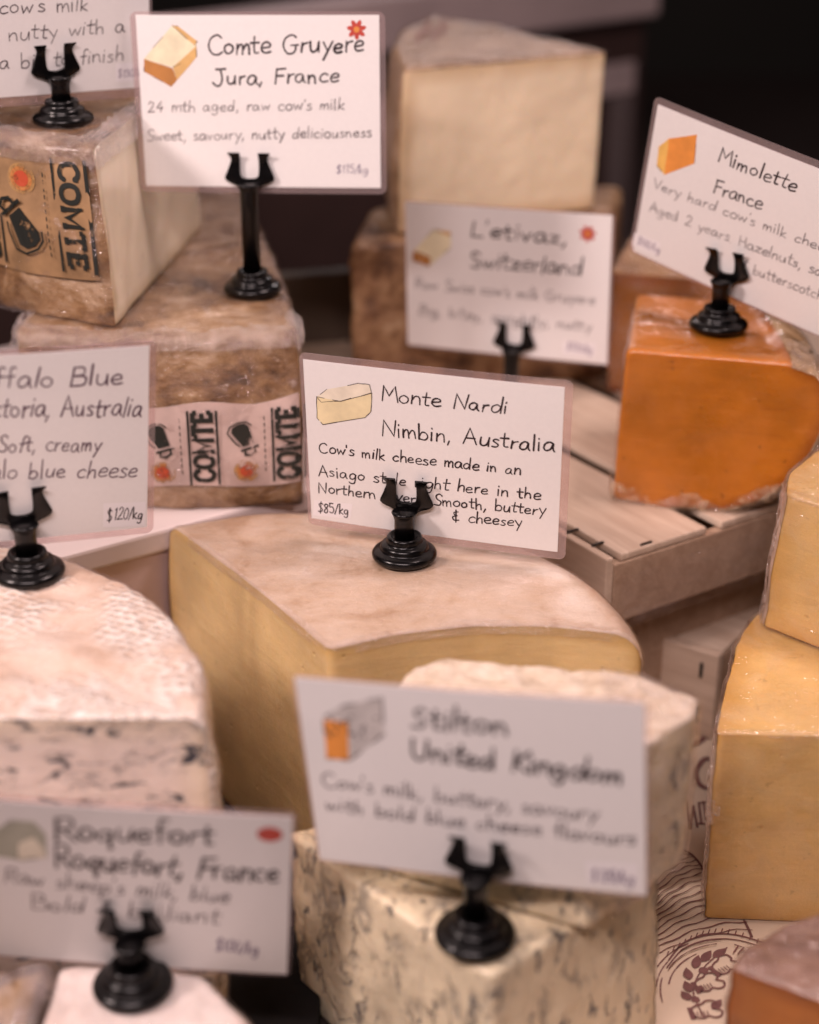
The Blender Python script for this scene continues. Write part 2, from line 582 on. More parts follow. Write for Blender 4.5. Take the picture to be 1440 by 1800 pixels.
class Pen:
    """collects flat ribbons and filled shapes in a 2D sheet; mapping them to 3D when built"""

    def __init__(self):
        self.v, self.f, self.mi, self.lay = [], [], [], 0

    def stroke(self, pts, w, mi=0, var=.1, rnd=None, flat=False):
        pts = [pts[0]] + [b for a, b in zip(pts, pts[1:]) if math.hypot(b[0] - a[0], b[1] - a[1]) > 1e-7]
        if len(pts) < 2: pts = [pts[0], (pts[0][0] + w * .2, pts[0][1])]
        n = len(pts)
        L, Rr = [], []
        self.lay += 1
        h = (self.lay % 40)
        tips = []
        for i, p in enumerate(pts):
            a, b = pts[max(0, i - 1)], pts[min(n - 1, i + 1)]
            tx, ty = b[0] - a[0], b[1] - a[1]
            l = math.hypot(tx, ty) or 1
            tx, ty = tx / l, ty / l
            m = 1.0
            if 0 < i < n - 1:
                c1 = (p[0] - a[0], p[1] - a[1])
                l1 = math.hypot(*c1) or 1
                dd = abs((c1[0] * tx + c1[1] * ty) / l1)
                m = min(1.6, 1 / max(.45, dd))
            hw = w / 2 * m * (1 + (rnd.uniform(-var, var) if rnd else 0))
            L.append((p[0] - ty * hw, p[1] + tx * hw))
            Rr.append((p[0] + ty * hw, p[1] - tx * hw))
            if i in (0, n - 1):
                sg = -1 if i == 0 else 1
                q = 0 if flat else .5
                tips.append([(p[0] + sg * tx * w * q * .7 - ty * hw * .7, p[1] + sg * ty * w * q * .7 + tx * hw * .7),
                             (p[0] + sg * tx * w * q, p[1] + sg * ty * w * q),
                             (p[0] + sg * tx * w * q * .7 + ty * hw * .7, p[1] + sg * ty * w * q * .7 - tx * hw * .7)])
        b0 = len(self.v)
        for l, r in zip(L, Rr): self.v += [(*l, h), (*r, h)]
        for i in range(n - 1):
            self.f.append((b0 + 2 * i + 1, b0 + 2 * i + 3, b0 + 2 * i + 2, b0 + 2 * i))
            self.mi.append(mi)
        if not flat:
            t0 = len(self.v)
            self.v += [(*q, h) for q in tips[0] + tips[1]]
            self.f += [(b0, t0, t0 + 1, t0 + 2, b0 + 1), (b0 + 2 * n - 1, t0 + 5, t0 + 4, t0 + 3, b0 + 2 * n - 2)]
            self.mi += [mi, mi]

    def fill(self, pts, mi=0, lvl=0):
        b0 = len(self.v)
        ar = sum(a[0] * b[1] - b[0] * a[1] for a, b in zip(pts, pts[1:] + pts[:1]))
        if ar < 0: pts = pts[::-1]
        self.v += [(*p, lvl) for p in pts]
        self.f.append(tuple(range(b0, b0 + len(pts))))
        self.mi.append(mi)

    def text(self, s, x0, y0, x1, y1, cap, w, mi=0, rnd=None, jit=.05):
        tot = sum(GL[c][0] for c in s) / 100
        L = math.hypot(x1 - x0, y1 - y0)
        ux, uy = (x1 - x0) / L, (y1 - y0) / L
        sx = L / tot
        pos = 0.
        for c in s:
            adv, st = glyph(c)
            dy = rnd.uniform(-jit, jit) * cap
            rs = rnd.uniform(-.07, .11)
            ss = rnd.uniform(.90, 1.07)
            for t, pts in st:
                pts = [(q[0] + rnd.uniform(-.012, .012), q[1] + rnd.uniform(-.012, .012)) for q in pts]
                if t == 'C':
                    pts = catmull(pts)
                else:
                    pts = [pts[0]] + [(a[0] * (1 - k) + b[0] * k, a[1] * (1 - k) + b[1] * k) for a, b in zip(pts, pts[1:]) for k in (.5, 1)]
                out = []
                for x, y in pts:
                    X = (pos + x * ss) * sx + y * cap * (.05 + rs)
                    Y = y * cap * ss + dy
                    out.append((x0 + ux * X - uy * Y, y0 + uy * X + ux * Y))
                self.stroke(out, w * rnd.uniform(.8, 1.15), mi, .2, rnd)
            pos += adv

    def build(self, name, mp, mats, parent):
        vs = [mp(x, y, h) for x, y, h in self.v]
        return mesh_obj(name, vs, self.f, mats, parent, smooth=False, mi=self.mi)


BLK = {  # heavy slab lettering of the printed rind bands
    'C': (76, "C:64,80 54,95 34,97 14,78 10,48 16,18 36,3 56,6 66,22;L:64,98 64,74"), 'O': (84, "C:42,97 18,84 10,50 18,16 42,3 66,16 74,50 66,84 42,97"),
    'M': (98, "L:16,4 16,96 48,22 80,96 80,4;L:4,4 28,4;L:68,4 92,4;L:6,96 18,96;L:78,96 90,96"), 'T': (76, "L:38,96 38,4;L:6,96 70,96;L:6,96 6,76;L:70,96 70,76;L:24,4 52,4"),
    'E': (70, "L:16,96 16,4;L:4,96 60,96;L:4,4 60,4;L:16,50 44,50;L:60,96 60,76;L:60,4 60,26;L:44,62 44,38"),
}


def block_text(pen, s, mp2, cap, w, mi, length):
    tot = sum(BLK[c][0] for c in s) / 100
    sx = length / tot
    pos = 0.
    for c in s:
        for part in BLK[c][1].split(';'):
            t, pts = part.split(':')
            pts = [tuple(float(q) / 100 for q in p.split(',')) for p in pts.split()]
            if t == 'C': pts = catmull(pts)
            pen.stroke([mp2((pos + x) * sx, y * cap) for x, y in pts], w, mi, flat=(t == 'L'))
        pos += BLK[c][0] / 100

# measured poses (degrees), sizes and ink of the cards (millimetres from each card's centre)
CARDS = {'comte': {'base': (-0.0722, 0.7328, 0.199),
           'ch': 53.2,
           'loc': (-0.0665, 0.7407, 0.28525),
           'rot': (-4.42, -4.31, -0.58),
           'size': (107.2, 74.6),
           'lines': [('Comte Gruyere', -22.45, 20.72, 47.08, 21.86, 9.62, 1.16, 'd'), ('Jura, France', -20.8, 7.31, 36.08, 8.99, 8.29, 1.11, 'd'),
                     ("24 mth aged, raw cow's milk", -50.96, -4.46, 37.88, -2.77, 6.18, 0.78, 'g'), ('Sweet, savoury, nutty deliciousness', -52.26, -17.25, 50.13, -14.59, 6.25, 0.78, 'g'),
                     ('$115/kg', 33.51, -30.54, 48.14, -30.93, 4.8, 0.61, 'v')],
           'fills': [('cream', [(-37.5, 32.8), (-27.0, 25.8), (-27.6, 20.0), (-38.3, 15.1), (-51.1, 18.5)]), ('brown', [(-51.1, 18.7), (-38.5, 14.6), (-36.5, 9.7), (-39.3, 6.5), (-51.2, 13.1)]),
                     ('tan', [(-38.3, 15.1), (-27.1, 24.3), (-27.3, 19.5), (-36.5, 9.7)]), ('tan', [(-37.5, 32.8), (-35.0, 32.5), (-26.7, 26.3), (-27.8, 24.3)])],
           'sticker': (43.7, 31.2, 4.29),
           'plabel': None},
 'monte': {'base': (-0.0021, 0.6074, 0.124),
           'ch': 24.6,
           'loc': (0.00891, 0.60776, 0.17104),
           'rot': (-15.13, 6.68, 1.1),
           'size': (104.7, 74.4),
           'lines': [('Monte Nardi', -20.6, 23.03, 30.66, 23.23, 7.77, 0.89, 'k'), ('Nimbin, Australia', -20.95, 7.03, 49.78, 8.8, 8.2, 0.89, 'k'),
                     ("Cow's milk cheese made in an", -47.76, -4.49, 36.71, -3.09, 6.32, 0.73, 'k'), ('Asiago style right here in the', -48.48, -15.63, 45.04, -13.47, 6.68, 0.73, 'k'),
                     ('Northern Rivers. Smooth, buttery', -49.08, -23.93, 47.11, -20.37, 6.49, 0.73, 'k'), ('& cheesey', 8.46, -28.61, 37.77, -27.44, 6.5, 0.73, 'k'),
                     ('$85/kg', -49.49, -33.42, -35.57, -32.73, 5.87, 0.66, 'k')],
           'fills': [('pale', [(-47.4, 21.2), (-42.9, 25.1), (-29.8, 29.5), (-25.1, 29.6), (-24.3, 25.9), (-37.2, 20.7), (-45.5, 19.1)]),
                     ('straw', [(-47.4, 21.2), (-37.2, 20.4), (-24.3, 25.9), (-24.7, 17.7), (-27.4, 14.5), (-45.3, 8.8), (-47.6, 11.4)])],
           'sticker': None,
           'plabel': [(-50.8, -28.0), (-33.9, -27.2), (-35.1, -34.6), (-51.6, -35.7)]},
 'letivaz': {'base': (0.0525, 0.803, 0.112),
             'ch': 37.0,
             'loc': (0.04906, 0.81092, 0.1807),
             'rot': (-20.16, -0.81, -1.28),
             'size': (108.0, 76.4),
             'lines': [("L'etivaz,", -18.96, 23.11, 32.56, 22.24, 9.85, 1.22, 'd'), ('Switzerland', -19.29, 6.8, 39.95, 7.13, 9.98, 1.22, 'd'),
                       ("Raw Swiss cow's milk Gruyere", -49.54, -6.85, 46.81, -7.58, 7.18, 0.87, 'g'), ('Big, bitey, sprightly, nutty', -47.87, -21.15, 46.04, -21.35, 7.28, 0.87, 'g'),
                       ('$120/kg', 32.64, -32.0, 46.09, -33.11, 5.14, 0.7, 'v')],
             'fills': [('cream', [(-38.8, 24.9), (-29.3, 24.1), (-29.4, 15.8), (-40.6, 6.0), (-49.9, 12.5)]), ('brown', [(-49.9, 13.1), (-40.5, 10.2), (-41.2, 5.4), (-50.6, 7.6)]),
                       ('tan', [(-38.8, 24.9), (-29.0, 24.4), (-30.3, 22.0)])],
             'sticker': (42.0, 28.4, 4.35),
             'plabel': [(30.7, -27.6), (48.0, -27.8), (47.9, -35.1), (30.6, -34.9)]},
 'mimo': {'base': (0.1408, 0.7178, 0.187),
          'ch': 25.0,
          'loc': (0.14924, 0.71227, 0.23773),
          'rot': (-39.19, 10.68, 12.98),
          'size': (108.0, 75.6),
          'lines': [('Mimolette', -20.46, 23.19, 18.24, 23.6, 8.3, 1.0, 'd'), ('France', -19.56, 7.98, 4.82, 9.58, 8.26, 1.0, 'd'), ("Very hard cow's milk cheese", -49.55, -2.05, 44.25, 2.7, 6.48, 0.73, 'g'),
                    ('Aged 2 years. Hazelnuts, salt', -49.45, -14.21, 43.49, -9.21, 6.61, 0.73, 'g'), ('& butterscotch', 1.11, -22.55, 42.19, -20.46, 6.65, 0.73, 'g'),
                    ('$100/kg', -52.61, -32.99, -40.04, -33.03, 4.94, 0.6, 'v')],
          'fills': [('orange', [(-45.6, 24.5), (-32.6, 31.5), (-31.0, 17.9), (-44.8, 6.6)]), ('amber', [(-45.6, 24.5), (-44.8, 6.6), (-49.3, 9.4), (-50.1, 18.5)])],
          'sticker': None,
          'plabel': [(-54.7, -28.3), (-40.2, -27.5), (-40.7, -34.6), (-55.0, -35.3)]},
 'buff': {'base': (-0.1424, 0.5504, 0.147),
          'ch': 22.8,
          'loc': (-0.14777, 0.55179, 0.19729),
          'rot': (20.07, 5.56, 3.52),
          'size': (107.1, 75.5),
          'lines': [('Buffalo Blue', -15.33, 26.57, 44.47, 22.92, 9.35, 0.91, 'p'), ('Victoria, Australia', -10.1, 14.65, 51.14, 9.67, 9.56, 0.87, 'p'), ('Soft, creamy', -1.94, -0.18, 35.96, -3.44, 7.91, 0.7, 'p'),
                    ('buffalo blue cheese', -19.66, -9.44, 49.5, -15.53, 8.26, 0.7, 'p'), ('$120/kg', 37.92, -33.07, 51.91, -33.82, 5.98, 0.62, 'k')],
          'fills': [],
          'sticker': None,
          'plabel': [(36.8, -25.5), (52.9, -26.7), (52.8, -37.2), (36.6, -35.9)]},
 'topl': {'base': (-0.1516, 0.7273, 0.279),
          'ch': 21.4,
          'loc': (-0.16023, 0.7264, 0.32835),
          'rot': (33.13, 3.8, 2.11),
          'size': (108.2, 74.8),
          'lines': [("Raw cow's milk", -36.56, -2.32, 25.44, -2.35, 7.94, 0.87, 'g'), ('Fruity, nutty with a', -44.06, -14.44, 42.69, -12.36, 8.08, 0.87, 'g'),
                    ('sweet a bit to finish', -42.86, -25.75, 41.71, -24.96, 8.2, 0.87, 'g'), ('$130/kg', 38.33, -32.28, 51.87, -32.11, 4.28, 0.58, 'v')],
          'fills': [],
          'sticker': None,
          'plabel': [(37.6, -26.2), (53.9, -26.2), (53.8, -34.3), (37.5, -34.2)]},
 'stilton': {'base': (0.0214, 0.4304, 0.074),
             'ch': 27.5,
             'loc': (0.01972, 0.4338, 0.1322),
             'rot': (-13.58, 5.55, -3.21),
             'size': (108.5, 74.9),
             'lines': [('Stilton', -18.42, 21.91, 13.23, 22.55, 9.62, 1.15, 'd'), ('United Kingdom', -19.05, 9.36, 47.64, 6.79, 9.8, 1.15, 'd'),
                       ("Cow's milk, buttery, savoury", -50.02, -5.4, 39.65, -8.57, 7.43, 0.79, 'g'), ('with bold blue cheese flavours', -49.92, -15.34, 51.23, -17.23, 7.54, 0.79, 'g'),
                       ('$120/kg', 36.77, -33.07, 50.54, -33.08, 6.2, 0.72, 'v')],
             'fills': [('orange', [(-46.5, 21.9), (-38.7, 21.8), (-39.6, 6.4), (-47.2, 6.3)]), ('grey', [(-46.0, 23.3), (-40.1, 27.9), (-26.5, 32.5), (-27.0, 18.2), (-39.2, 6.7), (-38.4, 22.3)])],
             'sticker': None,
             'plabel': [(35.3, -25.4), (51.9, -24.6), (52.1, -34.5), (35.5, -34.9)]},
 'roq': {'base': (-0.0922, 0.4319, 0.052),
         'ch': 21.4,
         'loc': (-0.09387, 0.43407, 0.09255),
         'rot': (-1.4, 11.3, 4.19),
         'size': (109.9, 75.8),
         'lines': [('Roquefort', -20.31, 21.83, 31.06, 24.6, 11.46, 1.22, 'd'), ('Roquefort, France', -20.89, 8.98, 51.61, 7.76, 12.38, 1.22, 'd'), ("Raw sheep's milk, blue", -38.02, -0.3, 35.49, -3.5, 9.12, 0.85, 'g'),
                   ('Bold & brilliant', -30.0, -12.37, 32.14, -13.74, 9.34, 0.85, 'g'), ('$100/kg', 30.62, -27.26, 45.32, -28.18, 7.62, 0.74, 'v')],
         'fills': [('sage', [(-41.7, 12.9), (-39.4, 23.2), (-33.2, 29.5), (-26.1, 29.6), (-22.5, 24.0), (-22.8, 13.4), (-31.0, 10.7)]),
                   ('pale', [(-32.7, 11.6), (-31.5, 19.2), (-26.6, 22.3), (-23.7, 17.3), (-23.2, 13.3)])],
         'sticker': (47.9, 29.9, 4.07),
         'plabel': None}}
# ------------------------------------------------------------------ shared materials
M_black = simple('black_lacquer', (.003, .0027, .003), .24, spec=.30)
M_paper = simple('card_paper', (.80, .785, .775), .6, var=.015, scale=500, coat=.25)
M_lam = None
M_ink = simple('ink_black', (.020, .010, .014), .5)
M_inkd = simple('ink_plum', (.018, .008, .011), .5)
M_inkp = simple('ink_purple', (.07, .02, .05), .5)
M_inkg = simple('ink_grey', (.06, .042, .050), .5)
M_inkv = simple('ink_violet', (.10, .06, .16), .5)
M_label = simple('price_label', (.84, .82, .84), .5)
FILL = dict(cream=(.80, .74, .52), brown=(.46, .20, .05), tan=(.66, .42, .16), pale=(.80, .74, .60), straw=(.78, .68, .42),
            orange=(.78, .30, .06), amber=(.80, .48, .12), grey=(.55, .52, .50), sage=(.42, .42, .34))
M_fill = {k: simple('watercolour_' + k, c, .6, var=.12, scale=120) for k, c in FILL.items()}
M_red = simple('sticker_red', (.50, .06, .04), .45, var=.2, scale=900)
M_orange = simple('sticker_centre', (.70, .28, .06), .45)


def laminate_mat():
    k = NT('laminate_film')
    tr = k.n('ShaderNodeBsdfTransparent', Color=(.93, .86, .86))
    gl = k.n('ShaderNodeBsdfGlossy', Color=(1, .96, .96), Roughness=.16)
    df = k.n('ShaderNodeBsdfDiffuse', Color=(.78, .66, .66))
    nb = k.bump(k.noise(70, 3), .12, .002)
    k.t.links.new(nb, gl.inputs['Normal'])
    lw = k.n('ShaderNodeLayerWeight', Blend=.5)
    m1 = k.n('ShaderNodeMixShader')
    k.set(m1.inputs[0], .13)
    k.t.links.new(tr.outputs[0], m1.inputs[1])
    k.t.links.new(df.outputs[0], m1.inputs[2])
    m2 = k.n('ShaderNodeMixShader')
    k.set(m2.inputs[0], k.math('ADD', k.math('MULTIPLY', k.math('POWER', lw.outputs['Facing'], 4.0), .6), .05, True))
    k.t.links.new(m1.outputs[0], m2.inputs[1])
    k.t.links.new(gl.outputs[0], m2.inputs[2])
    k.t.links.new(m2.outputs[0], k.out.inputs['Surface'])
    return k.m


M_lam = laminate_mat()
F_clear = film('cling_film', base=.025, scale=70, strength=.9, rough=.12, milky=.05)
F_crumple = film('creased_cling_film', base=.05, scale=120, strength=1.0, rough=.10, milky=.20)
F_edge = film('gathered_cling_film', base=.10, scale=190, strength=1.0, rough=.12, milky=.55, cream=(.80, .66, .60))
F_taut = film('taut_cling_film', base=.02, scale=30, strength=.35, rough=.10, milky=.05)

# ------------------------------------------------------------------ the setting
wood_pale = wood('pale_poplar', (.50, .37, .275), (.70, .57, .45))
wood_mid = wood('shaded_poplar', (.32, .21, .14), (.50, .36, .26))  # darker poplar: shade of the right-hand crate faces put into the colour
m_counter = simple('counter_laminate', (.05, .036, .034), .45, var=.2)
m_white = simple('white_board', (.78, .68, .66), .5, var=.03, scale=30)
m_plum = simple('plum_metal', (.34, .27, .27), .45, var=.12, scale=12)
m_plumd = simple('dark_plum_panel', (.040, .022, .020), .5, var=.2, scale=9)
m_dark = simple('dark_wall', (.016, .014, .011), .7, var=.3, scale=3)
m_grey = simple('grey_board', (.085, .062, .044), .6, var=.15, scale=15)

o = box('counter', (3.2, 2.6, .04), (0, 1.1, -.0204), m_counter)
tag(o, kind='structure')
o = box('back_wall', (6, .1, 3), (0, 3.0, .6), m_dark)
tag(o, kind='structure')
box('wall_panel', (.5, .02, 1.8), (1.15, 2.9, .4), simple('olive_panel', (.035, .032, .022), .6, var=.2, scale=4)).update_tag()
tag(bpy.data.objects['wall_panel'], kind='structure')

RZ = radians(33.5)
AX, BX = Vector((cos(RZ), sin(RZ), 0)), Vector((-sin(RZ), cos(RZ), 0))


def rbox(name, root, a0, a1, b0, b1, z0, z1, mat, bevel=.0009, wob=0.):
    """box in the turned frame of a crate, coordinates from its near corner"""
    return box(name, (a1 - a0, b1 - b0, z1 - z0), ((a0 + a1) / 2, (b0 + b1) / 2, (z0 + z1) / 2), mat, root, bevel, wob=wob)


m_staple = simple('staple_steel', (.03, .025, .022), .4, metal=.6)
# upper crate, its near corner towards the camera
cr = thing('wooden_crate', 'pale shallow poplar crate holding up the orange cheese wedge', 'crate', (.0847, .6329, .079))
cr.rotation_euler.z = RZ
H = .033
A1, B1 = .30, .42
rbox('side_panel', cr, 0, .0042, 0, B1, 0, H, wood_pale)
rbox('side_panel', cr, A1 - .004, A1, 0, B1, 0, H, wood_pale)
rbox('end_panel', cr, .0045, A1 - .0043, 0, .005, 0, H - .0035, wood_mid)
rbox('end_panel', cr, .0045, A1 - .0043, B1 - .005, B1, 0, H - .0035, wood_mid)
for a, b in ((.0085, .0580), (.0670, .1245), (.1335, .191), (.2, .295)):
    rbox('plank', cr, a, b, .0003, B1 - .0003, H - .0032, H + .0004, wood_pale)
rbox('floor_board', cr, .0045, A1 - .0043, .0053, B1 - .0053, .0003, .004, wood_mid)
for a, b in ((.006, .0135), (.0052, .030), (.024, .0022)):
    st_ = rbox('staple', cr, a - .0032, a + .0032, b - .0006, b + .0006, H + .0003, H + .0012, m_staple, .0002)
# creased clear wrapper hanging over the end panel of the crate
g_v, g_f = [], []
NU, NV_ = 46, 22
for j in range(NV_ + 1):
    for i in range(NU + 1):
        a = .006 + .085 * i / NU
        z = -.002 + (H - .006) * j / NV_
        yy = -.0022 - .0026 * abs(fract((a * 1.0, 0, z * 2.2), 55, 2, 4)) - .001
        g_v.append((a, yy, z))
for j in range(NV_):
    for i in range(NU):
        q = j * (NU + 1) + i
        g_f.append((q, q + 1, q + NU + 2, q + NU + 1))
mesh_obj('film_wrapper', g_v, g_f, F_clear, cr)

# the dark box that lifts the upper crate
bx = thing('support_box', 'brown wooden box in the shade under the pale crate', 'box', (.0847, .6329, 0))
bx.rotation_euler.z = RZ
for nm, a0, a1, b0, b1 in (('side_panel', .012, .018, .02, .40), ('side_panel', .284, .29, .02, .40),
                           ('end_panel', .0183, .2837, .02, .026), ('end_panel', .0183, .2837, .394, .40)):
    rbox(nm, bx, a0, a1, b0, b1, 0, .0785, wood_mid)
rbox('lid', bx, .0186, .2834, .0265, .3935, .070, .0782, wood_mid)

# lower crate between the wheel and the stacked pale cheeses
lc = thing('wooden_crate', 'small low wooden crate with a stapled end beside the stacked pale cheeses', 'crate', (.1432, .6640, .0006))
lang = radians(-37)
lc.rotation_euler.z = radians(55)
rb_ = lambda nm, a0, a1, b0, b1, z0, z1, m: rbox(nm, lc, a0, a1, b0, b1, z0, z1, m)
H2 = .046
rb_('end_panel', 0, .0055, 0, .125, 0, H2, wood_pale)
rb_('end_panel', .1145, .12, 0, .125, 0, H2, wood_pale)
rb_('side_panel', .0058, .1142, .0008, .0058, .001, H2 - .004, wood_mid)
rb_('side_panel', .0058, .1142, .1192, .1242, .001, H2 - .004, wood_mid)
rb_('plank', .0075, .058, .0012, .1238, H2 - .0037, H2 - .0008, wood_pale)
rb_('plank', .063, .1138, .0012, .1238, H2 - .0037, H2 - .0008, wood_pale)
rb_('floor_board', .0058, .1142, .0061, .1189, .001, .004, wood_mid)
for b, z in ((.008, .036), (.0085, .012)):
    rb_('staple', -.0008, .0002, b - .0008, b + .0008, z - .004, z + .004, m_staple)

# white riser under the printed-label wheel wedges
rs = thing('white_riser', 'white display riser behind the large yellow wheel', 'riser', (-.1565, .6175, 0))
rs.rotation_euler.z = radians(34)
rbox('top_board', rs, 0, .180, 0, .27, .1075, .118, m_white, .0015)
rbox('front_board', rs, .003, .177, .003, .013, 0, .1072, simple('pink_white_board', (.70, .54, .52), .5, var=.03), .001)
rbox('side_board', rs, .003, .013, .0133, .267, 0, .1072, m_white)
rbox('side_board', rs, .167, .177, .0133, .267, 0, .1072, m_white)

# dim display case behind
dc = thing('display_case', 'dark plum metal display case with a pale rim at the back', 'display case', (-.034, 1.25, 0))
dc.rotation_euler.z = radians(39)
rbox('rim', dc, -.62, .305, -.012, .018, .222, .262, m_plum, .004)
rbox('inner_rim', dc, -.62, .300, .02, .05, .236, .251, m_plumd, .003)
rbox('front_panel', dc, -.62, .30, 0, .012, 0, .2215, m_plumd, .001)
rbox('side_panel', dc, .288, .30, .0123, .5, 0, .2215, m_plumd, .001)
rbox('ledge', dc, -.62, .287, -.005, -.0003, .160, .186, m_plum, .0015)
rbox('corner_post', dc, .262, .284, -.008, -.0004, 0, .159, simple('post_plum', (.11, .085, .085), .5), .001)
gb = box('grey_board_panel', (.20, .012, .154), (-.035, .925, .0771), m_grey, None, .002)
gb.rotation_euler.z = radians(14)
tag(gb, 'plain grey brown board standing in the shade between the printed wedges and the brown block', 'board')
sb = box('filler_board', (.27, .155, .011), (-.168, .4385, .0057), simple('filler', (.010, .009, .009), .8, var=.3, scale=80, spec=.12), None, .001)  # black board added so the gap beside the blue cheeses stays dark
tag(sb, 'black slate board added to darken the gap under the two blue cheeses at the front left', 'slate board')

# printed wrapping paper under the cheeses on the right
pv, pf = [], []
PX0, PX1, PY0, PY1 = .0, .33, .34, .70
for j in range(31):
    for i in range(31):
        x, y = PX0 + (PX1 - PX0) * i / 30, PY0 + (PY1 - PY0) * j / 30
        pv.append((x, y, .0006))
for j in range(30):
    for i in range(30):
        pf.append((j * 31 + i, j * 31 + i + 1, j * 31 + i + 32, j * 31 + i + 31))
kp = NT('deli_paper')
kp.P(Base_Color=kp.ramp(kp.noise(14, 5), [(.3, (.70, .57, .43)), (.7, (.78, .66, .52))]), Roughness=.55,
     Normal=kp.bump(kp.noise(25, 4), .12, .003))
sheet = thing('wrapping_paper', 'cream deli paper printed with maroon drawings under the pale cheeses', 'paper', (0, 0, .0006))
mesh_obj('sheet', [(x, y, z - .0006) for x, y, z in pv], pf, kp.m, sheet)
M_print = simple('maroon_print', (.19, .085, .08), .55, var=.2, scale=300)
rn = random.Random(4)
pp = Pen()
pp.stroke(catmull([(.116, .5791), (.12, .5751), (.1229, .5673), (.1238, .5569)]), .0011)
pp.stroke(catmull([(.1345, .5314), (.1352, .5268), (.1357, .5216)]), .0011)
pp.stroke(catmull([(.101, .5081), (.1077, .5175), (.1151, .5216), (.1233, .5234), (.131, .5223), (.1393, .5182)]), .0008)
pp.stroke(catmull([(.0995, .5035), (.1067, .5135), (.1146, .5186), (.1228, .5203), (.1309, .5192), (.1397, .5148)]), .0006)
for i in range(17):
    t = i / 16
    bx_, by_ = .098 + .004 * t, .512 + .058 * t
    ex, ey = .1365 - .020 * t, .5262 + .052 * t - .012 * sin(pi * t) * -.6
    pts = []
    for q in range(14):
        u = q / 13
        pts.append((bx_ + (ex - bx_) * u, by_ + (ey - by_) * u + .0035 * sin(pi * u) + .0006 * sin(u * 17 + i * 1.3)))
    pts = [p for p in pts if p[0] > .094]
    pp.stroke(pts, .00055, 0, .4, rn)
for i in range(16):       # ticks on the double ring
    t = i / 15
    x = .1005 + .039 * t
    y = .5058 + .0166 * sin(pi * min(1, t * .78 + .06)) + .0012
    pp.stroke([(x, y), (x + .0009, y + .0022)], .0005)
for k, (r, a0, a1) in enumerate(((.030, 100, 150), (.0325, 95, 128), (.0325, 140, 170), (.028, 120, 165), (.031, 160, 185), (.0345, 118, 150), (.035, 165, 176))):
    pp.stroke([(.126 + r * cos(radians(a0 + (a1 - a0) * q / 14)), .487 + r * sin(radians(a0 + (a1 - a0) * q / 14))) for q in range(15)], .0005, 0, .4, rn)
for (x0, y0), (x1, y1) in [((.1183, .5095), (.1247, .5148)), ((.1136, .5068), (.1183, .5135)), ((.1101, .5029), (.1129, .5108)),
                           ((.1072, .4964), (.1069, .5035)), ((.1065, .4895), (.1052, .4961)), ((.1058, .4851), (.103, .4904)),
                           ((.1091, .4867), (.1062, .4845)), ((.1114, .5009), (.1158, .5029)), ((.1132, .4802), (.1175, .4857)),
                           ((.1095, .4895), (.1112, .4935))]:
    dx, dy = x1 - x0, y1 - y0
    L_ = math.hypot(dx, dy)
    nx, ny = -dy / L_, dx / L_
    pts = []
    for s_ in (1, -1):
        for q in (range(9) if s_ == 1 else range(8, -1, -1)):
            u = q / 8
            w_ = .0019 * sin(pi * u ** .8) * s_
            pts.append((x0 + dx * u + nx * w_, y0 + dy * u + ny * w_))
    pp.fill(pts, 0, 2)
pp.stroke(catmull([(.1247, .515), (.115, .505), (.109, .495), (.1075, .487), (.1095, .476)]), .0006)
for cx, cy, an in ((.1215, .5045, .5), (.1135, .4945, .3), (.110, .4795, .1)):       # outlined cuffed hands of the emblem
    shp = [(-.004, -.0035), (-.0045, .001), (-.002, .003), (0, .0035), (.002, .005), (.005, .0045), (.0055, .002), (.0045, .0008),
           (.0065, -.001), (.0055, -.0035), (.003, -.004), (.001, -.003), (-.001, -.004), (-.004, -.0035)]
    rot = lambda p: (cx + p[0] * cos(an) - p[1] * sin(an), cy + p[0] * sin(an) + p[1] * cos(an))
    pp.stroke(catmull([rot(p) for p in shp]), .0008)
    for q in range(4):
        pp.stroke([rot((-.003 + q * .0013, -.0030)), rot((-.003 + q * .0013, -.0006))], .0004)
    pp.fill([rot(p) for p in ((-.0060, -.0042), (-.0042, -.0042), (-.0042, .0022), (-.0060, .0022))], 0, 3)
pp.stroke(catmull([(.1423, .6456), (.1377, .6475), (.1322, .6385), (.1312, .6289), (.1345, .6238), (.142, .6262)]), .0026)
pp.stroke(catmull([(.1298, .6571), (.136, .661), (.1408, .6659)]), .0030)
for a, b in (((.1235, .6140), (.1222, .5925)), ((.1222, .5925), (.1262, .6100)), ((.1262, .6100), (.1255, .5940)),
             ((.1290, .6120), (.1278, .5975)), ((.1312, .6130), (.1302, .5990)), ((.1292, .6120), (.1340, .6130)), ((.1268, .5965), (.1290, .5965))):
    pp.stroke([a, b], .0011)
pp.text('TH', .1255, .5125, .1305, .5095, .0045, .0006, 0, rn)
pp.stroke(catmull([(.094, .459), (.101, .449), (.110, .440), (.121, .434)]), .0011)
pp.build('print', lambda x, y, h: Vector((x, y, .0004 + .00002 * h)), M_print, sheet)

